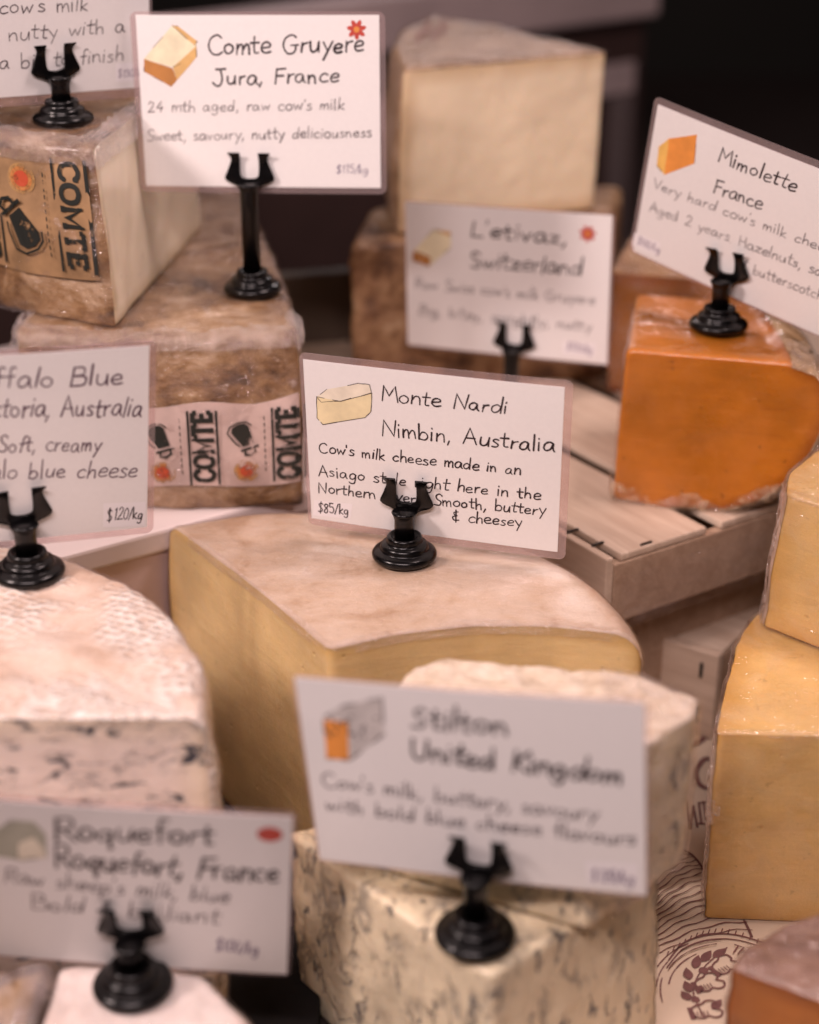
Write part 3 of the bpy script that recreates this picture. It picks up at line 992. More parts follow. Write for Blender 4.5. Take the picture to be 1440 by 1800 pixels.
# ------------------------------------------------------------------ cheeses
# big yellow wheel, about a third of it left
CX, CY, RR = -.0300, .5375, .1225
out = [(CX, CY, 'cut'), (-.004, .5475, 'cut'), (.024, .5530, 'cut'), (.055, .5530, 'cut')] + [(CX + (.1195 + .0160 * (i / 40) ** 2) * cos(radians(4.5 + 119.5 * i / 40)), CY + (.1195 + .0160 * (i / 40) ** 2) * sin(radians(4.5 + 119.5 * i / 40)), 'rind') for i in range(41)]
out[-1] = (out[-1][0], out[-1][1], 'cut')
wheel = Cheese(out, 0, .1232, rr=.012, rt=.0012, dome=lambda x, y: (.0015) * sin(pi * min(1, math.hypot(x - CX, y - CY) / RR)),
               bulge=.003, ar=.0007, ac=.0004, nsc=40, seed=2, rings=30)
m = rind('wheel_rind', [(.44, .29, .18), (.56, .41, .29), (.61, .47, .355), (.67, .54, .44)], 20, .36, .6, .4, stretch=(1, 1, 1), fine=240)
# extra scratches are kept in the film over it
wheel.build('cut_cheese', 'large cut wheel of hard yellow cheese with a smooth tan top in the middle', 'cheese',
            paste('wheel_paste', (.79, .58, .27), (.66, .43, .15), sss=.3, eyes=75), m)
wheel.shell('plastic_wrap', film('scratched_film', base=.02, scale=160, strength=.5, rough=.14, milky=.05, stretch=(.5, 2.2, 1)),
            lambda f, k: True, .0009, .0003, 140)

# half wheel of blue with a cloth-marked white rind
BCX, BCY = -.200, .4530
out = arc(BCX, BCY, .134, 0, 180, 56)
out[-1] = (out[-1][0], out[-1][1], 'cut')
bw = Cheese(out, .0114, .1462, rr=.006, rt=.0016, bulge=.002, ar=.0014, ac=.0006, nsc=55, seed=4, rings=34)
k = NT('cloth_marked_rind')
vo = k.n('ShaderNodeTexVoronoi', Scale=235, Randomness=.45)
wv = k.co((1, 1.25, 1), (0, 0, .5))
k.t.links.new(wv, vo.inputs['Vector'])
cell = k.rng(vo.outputs['Distance'], .15, .62)
big = k.rng(k.noise(22, 5, .6), .42, .56)
cell2 = k.math('MULTIPLY', cell, big)
base = k.ramp(k.noise(30, 6, .65), [(.36, (.50, .35, .25)), (.52, (.66, .52, .42)), (.66, (.74, .62, .53))])
c = k.mix(cell2, base, (.82, .77, .71))
c = k.mix(k.rng(k.noise(11, 5, .65), .56, .66), c, (.40, .27, .15))
k.P(Base_Color=c, Roughness=.45, Normal=k.bump(k.math('ADD', k.math('MULTIPLY', cell2, 1.6), k.math('MULTIPLY', k.noise(120, 5), .8)), .7, .0016),
    Coat_Weight=.35, Coat_Roughness=.2, Subsurface_Weight=.2, Subsurface_Radius=(1, .7, .5), Subsurface_Scale=.003)
bw.build('blue_cheese', 'half wheel of white blue cheese with a cloth marked rind on the left', 'cheese',
         blue('pocketed_blue_paste', (.80, .66, .58), (.022, .022, .032), (.74, .60, .46), (.85, 1, 2.1), lo=.016,
              cover=(.46, .56), seed=.31, sc=46, blot=(.570, .610), linew=.5), k.m)
bw.shell('plastic_wrap', film('clear_film', base=.015, scale=60, strength=.5, rough=.14, milky=.06), lambda f, k: k == 'rind', .0011, .0004, 100)

# stilton: a block with a second piece laid on it
sl = Cheese([(.0287, .4085, 'cut'), (.0905, .463, 'rind'), (.035, .520, 'rind'), (-.042, .486, 'cut')], .0012, .0742, rr=.003, rt=.0022, sm=3,
            ar=.0016, ac=.0006, nsc=110, seed=6, rings=22, top='cut', bot='cut', lean=(-.04, .06))
m_st = blue('stilton_paste', (.84, .72, .51), (.07, .07, .08), (.78, .63, .41), (1.25, 1.25, .6), lo=.024, cover=(.46, .60), seed=1.4, sc=62, blotch=True, blot=(.575, .65), bump=.9, linew=.5)
m_str = rind('stilton_rind', [(.28, .20, .11), (.52, .40, .26), (.70, .60, .48)], 35, .6, .8, .1, fine=260)
sl.build('blue_cheese', 'lower block of veined ivory cheese at the front centre with a sign stand on it', 'cheese', m_st, m_str)
su = Cheese([(.058, .4335, 'cut'), (.0945, .469, 'cut'), (.0975, .481, 'rind'), (.080, .4955, 'rind'), (.012, .5085, 'rind'), (.002, .500, 'cut'), (-.015, .469, 'cut')],
            .0758, .1365, rr=.003, rt=.0016, sm=1, ar=.0012, ac=.0006, nsc=110, seed=8, rings=20, lump=.0005, bot='cut')
m_sut = rind('white_crumbly_rind', [(.50, .38, .26), (.68, .56, .43), (.76, .66, .54)], 55, .55, .9, .1, fine=300)
su.build('blue_cheese', 'upper piece of crumbly white rinded cheese behind the blurred sign at front centre', 'cheese', m_st, m_sut)
su.shell('plastic_wrap', F_crumple, lambda f, k: f[0] > .066 and f[1] > .440, .0014, .0012, 160)

# small soft white blue at the front left
rq = Cheese([(-.1195, .372, 'rind'), (-.108, .346, 'rind'), (-.068, .352, 'rind'), (-.047, .385, 'rind'), (-.0475, .405, 'rind'), (-.0535, .423, 'rind'), (-.068, .440, 'rind'),
             (-.090, .4475, 'rind'), (-.106, .4485, 'rind'), (-.1195, .4460, 'cut')], .0114, .0520, rr=.006, rt=.003, sm=5, ar=.0012, nsc=60, seed=11)
rq.build('blue_cheese', 'small soft white cheese at the bottom left with a black sign stand on it', 'cheese',
         blue('soft_blue_paste', (.78, .68, .62), (.05, .07, .075), (.78, .68, .60), (1, 1, 1.4), seed=.8, sc=30),
         rind('soft_white_rind', [(.74, .62, .56), (.82, .73, .68), (.85, .78, .73)], 24, .4, .4, .4, fine=200))
rq.shell('plastic_wrap', F_clear, lambda f, k: True, .0012, .0007, 90)
wr = Cheese([(-.215, .350, 'rind'), (-.1255, .352, 'cut'), (-.1240, .4440, 'rind'), (-.150, .425, 'rind'), (-.215, .380, 'rind')], .0114, .0540, rr=.006, sm=3, ar=.001, seed=12)
wr.build('cheese_wedge', 'film wrapped brown cheese wedge at the bottom left corner', 'cheese', paste('brown_paste', (.46, .30, .17), (.36, .2, .1)),
         rind('brown_streaked_rind', [(.20, .11, .05), (.42, .27, .15), (.60, .46, .34)], 22, .5, .5, .2, stretch=(3, 1, 1)))
wr.shell('plastic_wrap', film('loose_film', base=.10, scale=45, strength=.9, rough=.08, milky=.35), lambda f, k: True, .0022, .0012, 60)

# comte wedges on the riser, printed bands round the rind
m_cr = rind('brown_wheel_rind', [(.085, .040, .016), (.22, .115, .048), (.35, .21, .10), (.52, .37, .24)], 24, .5, .7, .35, speck=(.54, .41, .30), stretch=(1, 1, 1.6), fine=260)
cl = Cheese([(-.170, .679, 'rind'), (-.140, .6735, 'rind'), (-.109, .6715, 'rind'), (-.078, .6730, 'rind'), (-.0478, .678, 'cut'), (-.063, .767, 'cut'),
             (-.094, .921, 'cut'), (-.125, .985, 'cut'), (-.158, .93, 'cut')], .1183, .1990, rr=.004, rt=.0015, sm=3, bulge=.002, ar=.0012, ac=.0005, nsc=55, seed=14)
cl.build('cheese_wedge', 'lower brown rinded wedge with a pale printed band lying on the white riser', 'cheese',
         paste('comte_paste', (.62, .46, .28), (.50, .33, .16)), m_cr)
cl.shell('plastic_wrap', film('glinting_film', base=.05, scale=85, strength=1.0, rough=.07, milky=.05), lambda f, k: True, .0012, .0012, 110)
cu = Cheese([(-.1275, .684, 'cut'), (-.1085, .846, 'cut'), (-.135, .915, 'cut'), (-.160, .90, 'cut'), (-.222, .752, 'rind'), (-.196, .722, 'rind'), (-.163, .698, 'rind')],
            .2003, .2785, rr=.005, rt=.0015, sm=3, bulge=.003, ar=.0012, ac=.0005, nsc=55, seed=15, lean=(-.05, .015))
cu.build('cheese_wedge', 'upper wedge with a brown printed rind and pale cut side at the top left', 'cheese',
         paste('comte_pale_paste', (.86, .75, .58), (.66, .52, .33), sss=.35, drag=.15, var=.06), m_cr)
cu.shell('plastic_wrap', film('glinting_film_b', base=.05, scale=85, strength=1.0, rough=.07, milky=.05), lambda f, k: k == 'rind', .0012, .0012, 110)

F_line = film('edge_glint', base=.13, scale=400, strength=.8, rough=.12, milky=.04)  # for thin film strips added as glint lines on cut edges
F_glint = film('glinting_crease', base=.24, scale=330, strength=1.0, rough=.10, milky=.15)


def crease(ch, width, drop, test=lambda x, y: True, thin=False):
    """bunched film along the upper rim; thin strips are added as glint lines"""
    Q_ = ch.P[::2]
    zt_ = float(ch.V[:, 2].max())

    def ok(f, k):
        if f[2] < zt_ - drop or not test(f[0], f[1]): return False
        sh = np.array(ch.lean) * (f[2] - ch.z0)
        d = float((((Q_ + sh) - f[:2]) ** 2).sum(1).min()) ** .5
        return d < width * (1 if thin else .6 + .8 * abs(fract(f, 45, 9, 2)))
    ch.shell('film_crease', F_line if thin else F_glint, ok, .0013 if thin else .0022, .0005 if thin else .0024, 210)


crease(cl, .005, .0065, lambda x, y: y < .70)
crease(cu, .006, .0100, lambda x, y: x < -.115)
M_band = simple('pale_band', (.60, .46, .415), .5, var=.2, scale=45)
M_kraft = simple('kraft_band', (.33, .20, .10), .5, var=.42, scale=42)
def worn(name, col, lo, hi):
    k = NT(name)
    k.P(Base_Color=col, Roughness=.5)
    tr = k.n('ShaderNodeBsdfTransparent')
    mx = k.n('ShaderNodeMixShader')
    k.set(mx.inputs[0], k.rng(k.noise(170, 6, .7), lo, hi))
    k.t.links.new(k.p.outputs[0], mx.inputs[1])
    k.t.links.new(tr.outputs[0], mx.inputs[2])
    k.t.links.new(mx.outputs[0], k.out.inputs['Surface'])
    return k.m


M_pine = worn('dark_green_print', (.016, .018, .015), .56, .66)
M_seal = worn('seal_orange', (.50, .20, .06), .45, .62)
M_seald = worn('seal_red', (.48, .075, .03), .50, .64)
M_sealy = worn('seal_rim', (.50, .29, .11), .40, .60)


def band(ch, i0, s0, s1, z0f, z1f, mat, n=60, off=.0017):
    v, f = [], []
    for j in range(17):
        for i in range(n + 1):
            s = s0 + (s1 - s0) * i / n
            z = z0f(s) + (z1f(s) - z0f(s)) * j / 16
            v.append(ch.wall(i0, s, z, off + .0003 * sin(s * 170) * sin(z * 190)))
    for j in range(16):
        for i in range(n):
            q = j * (n + 1) + i
            f.append((q, q + 1, q + n + 2, q + n + 1))
    return mesh_obj('printed_band', v, f, mat, ch.root)


def bell(pen, mp2, k):
    """cow bell emblem, drawn about its own centre, k = half its height"""
    P_ = lambda pts: [mp2(x * k, y * k) for x, y in pts]
    pen.fill(P_([(-.45, .75), (.40, .85), (.62, -.55), (.45, -.85), (0, -.98), (-.50, -.90), (-.72, -.60)]), 0, 4)
    pen.stroke(P_([(-.62, .55), (-.80, .2), (-.95, -.70), (-.6, -1.08), (.1, -1.16), (.62, -.98), (.84, -.6)]), k * .09, 0)
    pen.stroke(P_([(-.70, .95), (.66, 1.12)]), k * .16, 0, flat=True)
    pen.stroke(P_([(-.40, 1.05), (-.55, 1.35), (-.2, 1.55), (.25, 1.42), (.30, 1.1)]), k * .15, 0)


def seal(pen, mp2, k):
    c_ = lambda r, n=22: [mp2(r * k * cos(2 * pi * i / n), r * k * sin(2 * pi * i / n)) for i in range(n)]
    pen.fill(c_(1.0), 3, 3)
    pen.fill(c_(.78), 1, 6)
    pen.fill(c_(.52), 2, 9)


# lower band: lettering runs upwards. outline index of its near right corner, s measured to the left (negative)
def idx(ch, x, y):
    return int(np.argmin((ch.P[:, 0] - x) ** 2 + (ch.P[:, 1] - y) ** 2))


i0 = idx(cl, -.0485, .6785)
top_l = lambda s: .1695 + (.0035 * max(0, min(1, (s + .022) / .02)) if s > -.022 else 0) + .0012 * sin(s * 120)
band(cl, i0, -.118, -.0012, lambda s: .1302 + .0008 * sin(s * 90), top_l, M_band)
pn = Pen()
for sc_ in (-.0425, -.0062, -.0790, -.1155):
    block_text(pn, 'COMTE', lambda a, b: (sc_ + .0042 - b * .0086 / .0086, .1325 + a), .0086, .0021, 0, .0345)
    pn.stroke([(sc_ - .0062, .1315), (sc_ - .0062, .1670)], .0011, 0, flat=True)
    pn.stroke([(sc_ + .0063, .1315), (sc_ + .0063, .1670)], .0011, 0, flat=True)
    if sc_ > -.11:
        for q in range(9):
            pn.stroke([(sc_ - .0098, .137 + q * .0031), (sc_ - .0098, .1388 + q * .0031)], .0005, 0, flat=True)
        bell(pn, lambda a, b: (sc_ - .0188 + a * .8 + b * .35, .1545 - b * .8 + a * .35), .0068)
        seal(pn, lambda a, b: (sc_ - .0182 + a, .1378 + b), .0056)
pn.build('printed_lettering', lambda x, y, h: cl.wall(i0, x, y, .0021 + .00003 * h + .0003 * sin(x * 170) * sin(y * 190)), [M_pine, M_seal, M_seald, M_sealy], cl.root)

i1 = idx(cu, -.1275, .684)
band(cu, i1, -.098, -.0022, lambda s: .2215 + .001 * sin(s * 60), lambda s: .2735 + .0006 * sin(s * 130), M_kraft)
pn = Pen()
for sc_ in (-.0105, -.0560):
    block_text(pn, 'COMTE', lambda a, b: (sc_ - .0046 + b, .2715 - a), .0092, .0022, 0, .046)
    pn.stroke([(sc_ - .0080, .2725), (sc_ - .0080, .2240)], .0012, 0, flat=True)
    pn.stroke([(sc_ + .0078, .2725), (sc_ + .0078, .2240)], .0012, 0, flat=True)
    for q in range(12):
        pn.stroke([(sc_ - .0125, .266 - q * .0031), (sc_ - .0125, .2642 - q * .0031)], .0006, 0, flat=True)
    seal(pn, lambda a, b: (sc_ - .0235 + a, .2625 + b), .0066)
    bell(pn, lambda a, b: (sc_ - .0250 + a * .75 - b * .45, .2415 + b * .75 + a * .45), .0105)
pn.build('printed_lettering', lambda x, y, h: cu.wall(i1, x, y, .0021 + .00003 * h + .0003 * sin(x * 170) * sin(y * 190)), [M_pine, M_seal, M_seald, M_sealy], cu.root)

# brown block and the tall pale wedge on it, behind the small sign
m_lr = rind('dark_mottled_rind', [(.08, .036, .015), (.20, .10, .045), (.34, .20, .10), (.48, .33, .20)], 30, .55, .8, .2, fine=200)
ll = Cheese([(-.031, .8385, 'rind'), (.108, .8560, 'rind'), (.125, .96, 'rind'), (.045, 1.0, 'rind'), (-.022, .910, 'rind')], .1126, .1935, rr=.005, sm=4, ar=.0014, nsc=60, seed=21)
ll.build('cheese_block', 'dark brown mottled block of cheese under the tall pale wedge at the back', 'cheese', paste('block_paste', (.6, .45, .28), (.4, .25, .12)), m_lr)
lu = Cheese([(-.006, .850, 'cut'), (.1035, .903, 'cut'), (.062, .965, 'cut'), (.045, 1.0, 'rind'), (.012, 1.03, 'rind'), (-.006, .985, 'rind'), (-.012, .92, 'rind')], .1950, .2800, rr=.004, rt=.0016, sm=3,
            bulge=.003, ar=.001, ac=.0005, nsc=50, seed=22, lean=(.03, 0))
lu.build('cheese_wedge', 'tall pale yellow wedge with a brown rind standing at the top centre', 'cheese',
         paste('pale_wedge_paste', (.89, .75, .54), (.70, .52, .31), depth=.010, sss=.35, drag=.1, var=.05), rind('tan_rind', [(.20, .115, .06), (.38, .245, .14), (.52, .37, .26)], 26, .5, .5, .2))
lu.shell('plastic_wrap', F_clear, lambda f, k: k == 'rind', .0011, .0006, 90)
pn = Pen()
for q, (x, y, l) in enumerate(((.004, .925, .04), (.0085, .945, .05), (.013, .93, .045), (.018, .95, .05))):
    for e in range(5):
        pn.stroke([(x + e * .0004, y + e * l / 5), (x + .0012 + e * .0004, y + e * l / 5 + l / 8)], .0026, 0, flat=True)
zt = float(lu.V[:, 2].max())
pn.build('red_stamp', lambda x, y, h: Vector((x, y, zt + .0012 + .00003 * h)) - lu.base, simple('stamp_maroon', (.20, .04, .04), .6), lu.root)

# orange mimolette: part of a ball, cut face to the front
YM = .692
GX, GZ = (.0935, .120, .142, .158, .170, .180, .1855), (.1135, .1118, .1122, .1175, .128, .1435, .160)
MC, MS = cos(radians(-14)), sin(radians(-14))


def mim_x(x, y, z):
    u = (x - .0945) * (1 - 2.6 * z)
    return (.0945 + u * MC - z * MS * .2 + .13 * z, YM + u * MS + z * MC, y)


prof = [(.0935, .1135, 'cut'), (.120, .1118, 'rind'), (.142, .1122, 'rind'), (.158, .1175, 'rind'), (.170, .128, 'rind'), (.180, .1435, 'rind'), (.1855, .160, 'rind'),
        (.1855, .172, 'rind'), (.180, .183, 'rind'), (.168, .1865, 'cut'), (.0962, .1868, 'cut')]
mim = Cheese(prof, 0, .085, rr=.004, rt=.002, rb=.0016, sm=3, bulge=.004, ar=.0012, ac=.0005, nsc=50, seed=25, top='cut', bot='cut', xf=mim_x, brings=[1 - (1 - i / 26) ** 1.5 for i in range(2, 26)])
# walls wind the other way once the outline stands up: flip
mim.F = [f[::-1] for f in mim.F]
mim.N = -mim.N
mim.V = mim.V + 0 * mim.N
mim.build('cheese_wedge', 'orange wedge of cheese with a grey rounded rind on the pale crate', 'cheese',
          paste('orange_paste', (.50, .165, .009), (.32, .085, .007), var=.24, sss=.4, sc=.006, rough=.34, coat=.2, speck=.35),
          rind('grey_mite_rind', [(.24, .13, .05), (.44, .28, .14), (.58, .45, .32)], 45, .6, .8, .1))
mim.shell('plastic_wrap', film('shine_film', base=.015, scale=28, strength=.6, rough=.08, milky=.015), lambda f, k: True, .0011, .0006, 60)
mim.shell('gathered_wrap', film('bunched_film', base=.10, scale=150, strength=1.0, rough=.09, milky=.5, cream=(.80, .58, .38)), lambda f, k: (f[1] < YM - (f[0] - .0945) * .25 + .012 and f[2] < float(np.interp(f[0], GX, GZ)) + .007 + .003 * sin(f[0] * 210)) or (k == 'rind' and f[1] < YM - (f[0] - .0945) * .25 + .022), .0016, .0022, 170, 5, 3)
m2 = Cheese([(.106, .835, 'cut'), (.190, .815, 'rind'), (.205, .88, 'rind'), (.125, .905, 'cut')], .1126, .1790, rr=.006, sm=3, seed=27)
m2.build('cheese_wedge', 'second orange cheese piece just behind the orange wedge on the crate', 'cheese', paste('orange_paste_b', (.58, .23, .04), (.5, .15, .03), coat=.4),
         rind('orange_rind', [(.34, .15, .04), (.52, .26, .07), (.60, .36, .15)], 30, .5, .5, .2))
m2.shell('plastic_wrap', F_crumple, lambda f, k: True, .0011, .0008, 90)

# two pale cheddar-like blocks stacked on the right
m_cp = lambda n, c, e: paste(n, c, e, eyes=60, var=.15, sss=.3, rough=.38, coat=.4, depth=.012)
rl = Cheese([(.1175, .532, 'cut'), (.26, .526, 'cut'), (.27, .655, 'cut'), (.166, .648, 'rind'), (.1425, .612, 'rind'), (.1285, .570, 'rind')], .0012, .0895, rr=.006, rt=.0013, sm=3,
            ar=.0014, ac=.0005, nsc=55, seed=31, lean=(-.02, 0), rings=30, top='cut')
m_wr = rind('wrinkled_pale_rind', [(.50, .34, .22), (.68, .50, .38), (.78, .64, .55)], 40, .40, 1.0, .4)
rl.build('cheese_block', 'larger lower block of pale yellow cheese on printed paper at the right', 'cheese', m_cp('pale_block_paste', (.74, .49, .185), (.58, .33, .085)), m_wr)
rl.shell('plastic_wrap', film('block_film', base=.03, scale=42, strength=1.0, rough=.09, milky=.15, cream=(.82, .70, .52)), lambda f, k: True, .0010, .0006, 80)  # milky patches put the film's highlights into its colour
ru = Cheese([(.1485, .6105, 'cut'), (.235, .533, 'cut'), (.272, .60, 'cut'), (.262, .665, 'cut'), (.1770, .662, 'rind'), (.1545, .632, 'rind')], .0918, .1545, rr=.007, rt=.0014, sm=3, ar=.0012,
            ac=.0005, nsc=55, seed=33, lean=(.06, -.02), rings=30, top='cut')
ru.build('cheese_block', 'upper block of pale yellow cheese stacked on the larger block at the right edge', 'cheese', m_cp('pale_block_paste_b', (.74, .50, .20), (.58, .34, .10)), m_wr)
ru.shell('plastic_wrap', film('block_film_b', base=.03, scale=42, strength=1.0, rough=.09, milky=.15, cream=(.82, .70, .52)), lambda f, k: True, .0010, .0006, 80)  # film highlights painted in as milky patches here too

crease(rl, .0016, .0016, lambda x, y: y < .545, True)
crease(ru, .0016, .0030, lambda x, y: y < .61 and x > .15, True)
crease(wheel, .0014, .0040, lambda x, y: math.hypot(x - CX, y - CY) < RR - .008, True)
crease(wr, .006, .006, lambda x, y: x > -.18)
rl.shell('crumpled_edge', F_edge, lambda f, k: (k == 'rind' or f[0] < .1165 + .05 * max(0, f[1] - .53) + .004 * fract(f, 60, 4, 3)) and f[2] > .003, .0014, .0007, 150)
ru.shell('crumpled_edge', F_edge, lambda f, k: k == 'rind' and f[2] > .094, .0014, .0006, 150)
# aged dark wedge at the bottom right corner
ag = Cheese([(.1055, .4300, 'cut'), (.150, .4030, 'cut'), (.205, .380, 'cut'), (.215, .455, 'rind'), (.155, .4625, 'rind'), (.128, .4525, 'rind'), (.113, .441, 'rind')], .0012, .0645, rr=.004, rt=.0016, sm=3,
            ar=.0012, ac=.0006, nsc=70, seed=36)
ag.build('cheese_wedge', 'dark amber aged wedge with a rosy brown rind on top at the bottom right corner', 'cheese',
         paste('amber_paste', (.34, .115, .022), (.22, .06, .012), var=.3, sss=.2, coat=.05, rough=.5), rind('rosy_rind', [(.13, .065, .04), (.26, .15, .11), (.38, .25, .20)], 30, .5, .6, .25))
ag.shell('plastic_wrap', film('corner_film', base=.03, scale=60, strength=.8, rough=.10, milky=.03), lambda f, k: k == 'rind', .0010, .0006, 90)

# ------------------------------------------------------------------ sign stands and price cards
BASE_PROF = [(0, 0), (11.2, 0), (12.6, .5), (13.3, 1.5), (13.4, 2.5), (12.9, 3.5), (11.8, 4.2), (10.4, 4.5), (10.0, 4.7), (9.9, 5.6), (9.6, 6.5), (8.9, 7.1),
             (8.0, 7.4), (7.5, 7.6), (7.4, 8.6), (7.3, 9.7), (7.0, 10.3), (6.3, 10.6), (5.6, 10.4), (5.1, 9.6), (4.4, 9.4)]
ARM = [(-5.0, 0, 3.6, 1.6), (-4.2, 0, 4.0, .9), (-3.2, 0, 5.0, .3), (-2.4, 0, 6.8, 0), (-1.7, 0, 8.8, 0), (-.9, 0, 10.3, 0), (-.1, 0, 11.0, 0), (.30, .01, 11.2, 0), (.45, 2.2, 11.2, 0),
       (.9, 3.4, 11.15, 0), (1.7, 4.0, 10.9, 0), (3.0, 4.2, 10.3, -.1), (4.6, 4.3, 9.6, -.2), (6.4, 4.3, 8.9, -.3), (7.8, 4.3, 8.35, -.25), (9.0, 4.25, 8.2, 0), (10.0, 4.2, 8.5, .3),
       (10.9, 4.15, 9.2, .8), (11.6, 4.1, 9.65, 1.3), (11.9, 4.1, 9.6, 1.5)]


def clip_plate(name, sgn, y0, thick, mat, parent, loc, rot):
    v, f = [], []
    for side in (1, -1):
        b0 = len(v)
        for z, xi, xo, yy in ARM:
            y = y0 - sgn * yy
            for x in (xi, (xi + xo) / 2, xo):
                v += [(side * x / 1e3, (y - thick / 2) / 1e3, z / 1e3), (side * x / 1e3, (y + thick / 2) / 1e3, z / 1e3)]
        n = len(ARM)
        A = lambda r, c, t: b0 + r * 6 + c * 2 + t
        for r in range(n - 1):
            for c in (0, 1):
                f.append((A(r, c, 0), A(r, c + 1, 0), A(r + 1, c + 1, 0), A(r + 1, c, 0)))
                f.append((A(r, c, 1), A(r + 1, c, 1), A(r + 1, c + 1, 1), A(r, c + 1, 1)))
            f.append((A(r, 2, 0), A(r, 2, 1), A(r + 1, 2, 1), A(r + 1, 2, 0)))
            if ARM[r][1] > 0: f.append((A(r, 0, 1), A(r, 0, 0), A(r + 1, 0, 0), A(r + 1, 0, 1)))
        for c in (0, 1):
            f.append((A(n - 1, c, 0), A(n - 1, c + 1, 0), A(n - 1, c + 1, 1), A(n - 1, c, 1)))
            f.append((A(0, c, 1), A(0, c + 1, 1), A(0, c + 1, 0), A(0, c, 0)))
        if side == -1: f[:] = f[:len(f) // 2] + [q[::-1] for q in f[len(f) // 2:]]
    o = mesh_obj(name, v, f, mat, parent, loc)
    bm = bmesh.new()
    bm.from_mesh(o.data)
    bmesh.ops.remove_doubles(bm, verts=bm.verts, dist=2e-5)
    bmesh.ops.recalc_face_normals(bm, faces=bm.faces)
    bm.to_mesh(o.data)
    bm.free()
    md = o.modifiers.new('bevel', 'BEVEL')
    md.width = .00035
    md.segments = 2
    md.limit_method = 'ANGLE'
    md.angle_limit = radians(50)
    o.rotation_euler = rot
    return o


INK = dict(k=M_ink, d=M_inkd, p=M_inkp, g=M_inkg, v=M_inkv)
ON = dict(comte=cl, monte=wheel, letivaz=None, mimo=None, buff=bw, topl=cu, stilton=sl, roq=rq)
CL = dict(
    comte=('tall black sign stand on the lower printed wedge', 'laminated handwritten card for Comte Gruyere on the tall stand'),
    monte=('black sign stand on top of the large yellow wheel', 'laminated handwritten card for Monte Nardi above the yellow wheel'),
    letivaz=("black sign stand in front of the dark brown block", "handwritten card for L'etivaz in front of the tall pale wedge"),
    mimo=('black sign stand on the orange cheese wedge', 'tilted handwritten card for Mimolette above the orange wedge'),
    buff=('black sign stand on the cloth marked white half wheel', 'handwritten card for Buffalo Blue cut off by the left edge'),
    topl=('black sign stand on the upper printed wedge at the top left', 'handwritten card at the top left corner, its top cut off by the frame'),
    stilton=('blurred black sign stand on the veined front block', 'blurred handwritten card for Stilton from the United Kingdom'),
    roq=('blurred black sign stand on the small soft white cheese', 'blurred handwritten card for Roquefort at the bottom left'))
LAM = dict(comte=(2.6, 2.6, 1.4, 2.8), monte=(1.6, 3.3, 3.0, 3.4), letivaz=(.8, 1.4, .9, 1.0), mimo=(2.2, 1.6, 3.4, 1.0), buff=(2, 2.6, 2.2, 2.8), topl=(2, 1.5, 2.4, 4.2),
           stilton=(.9, .9, .8, .9), roq=(1, 1.2, 2.2, 1.2))     # left, right, top, bottom film margins, mm


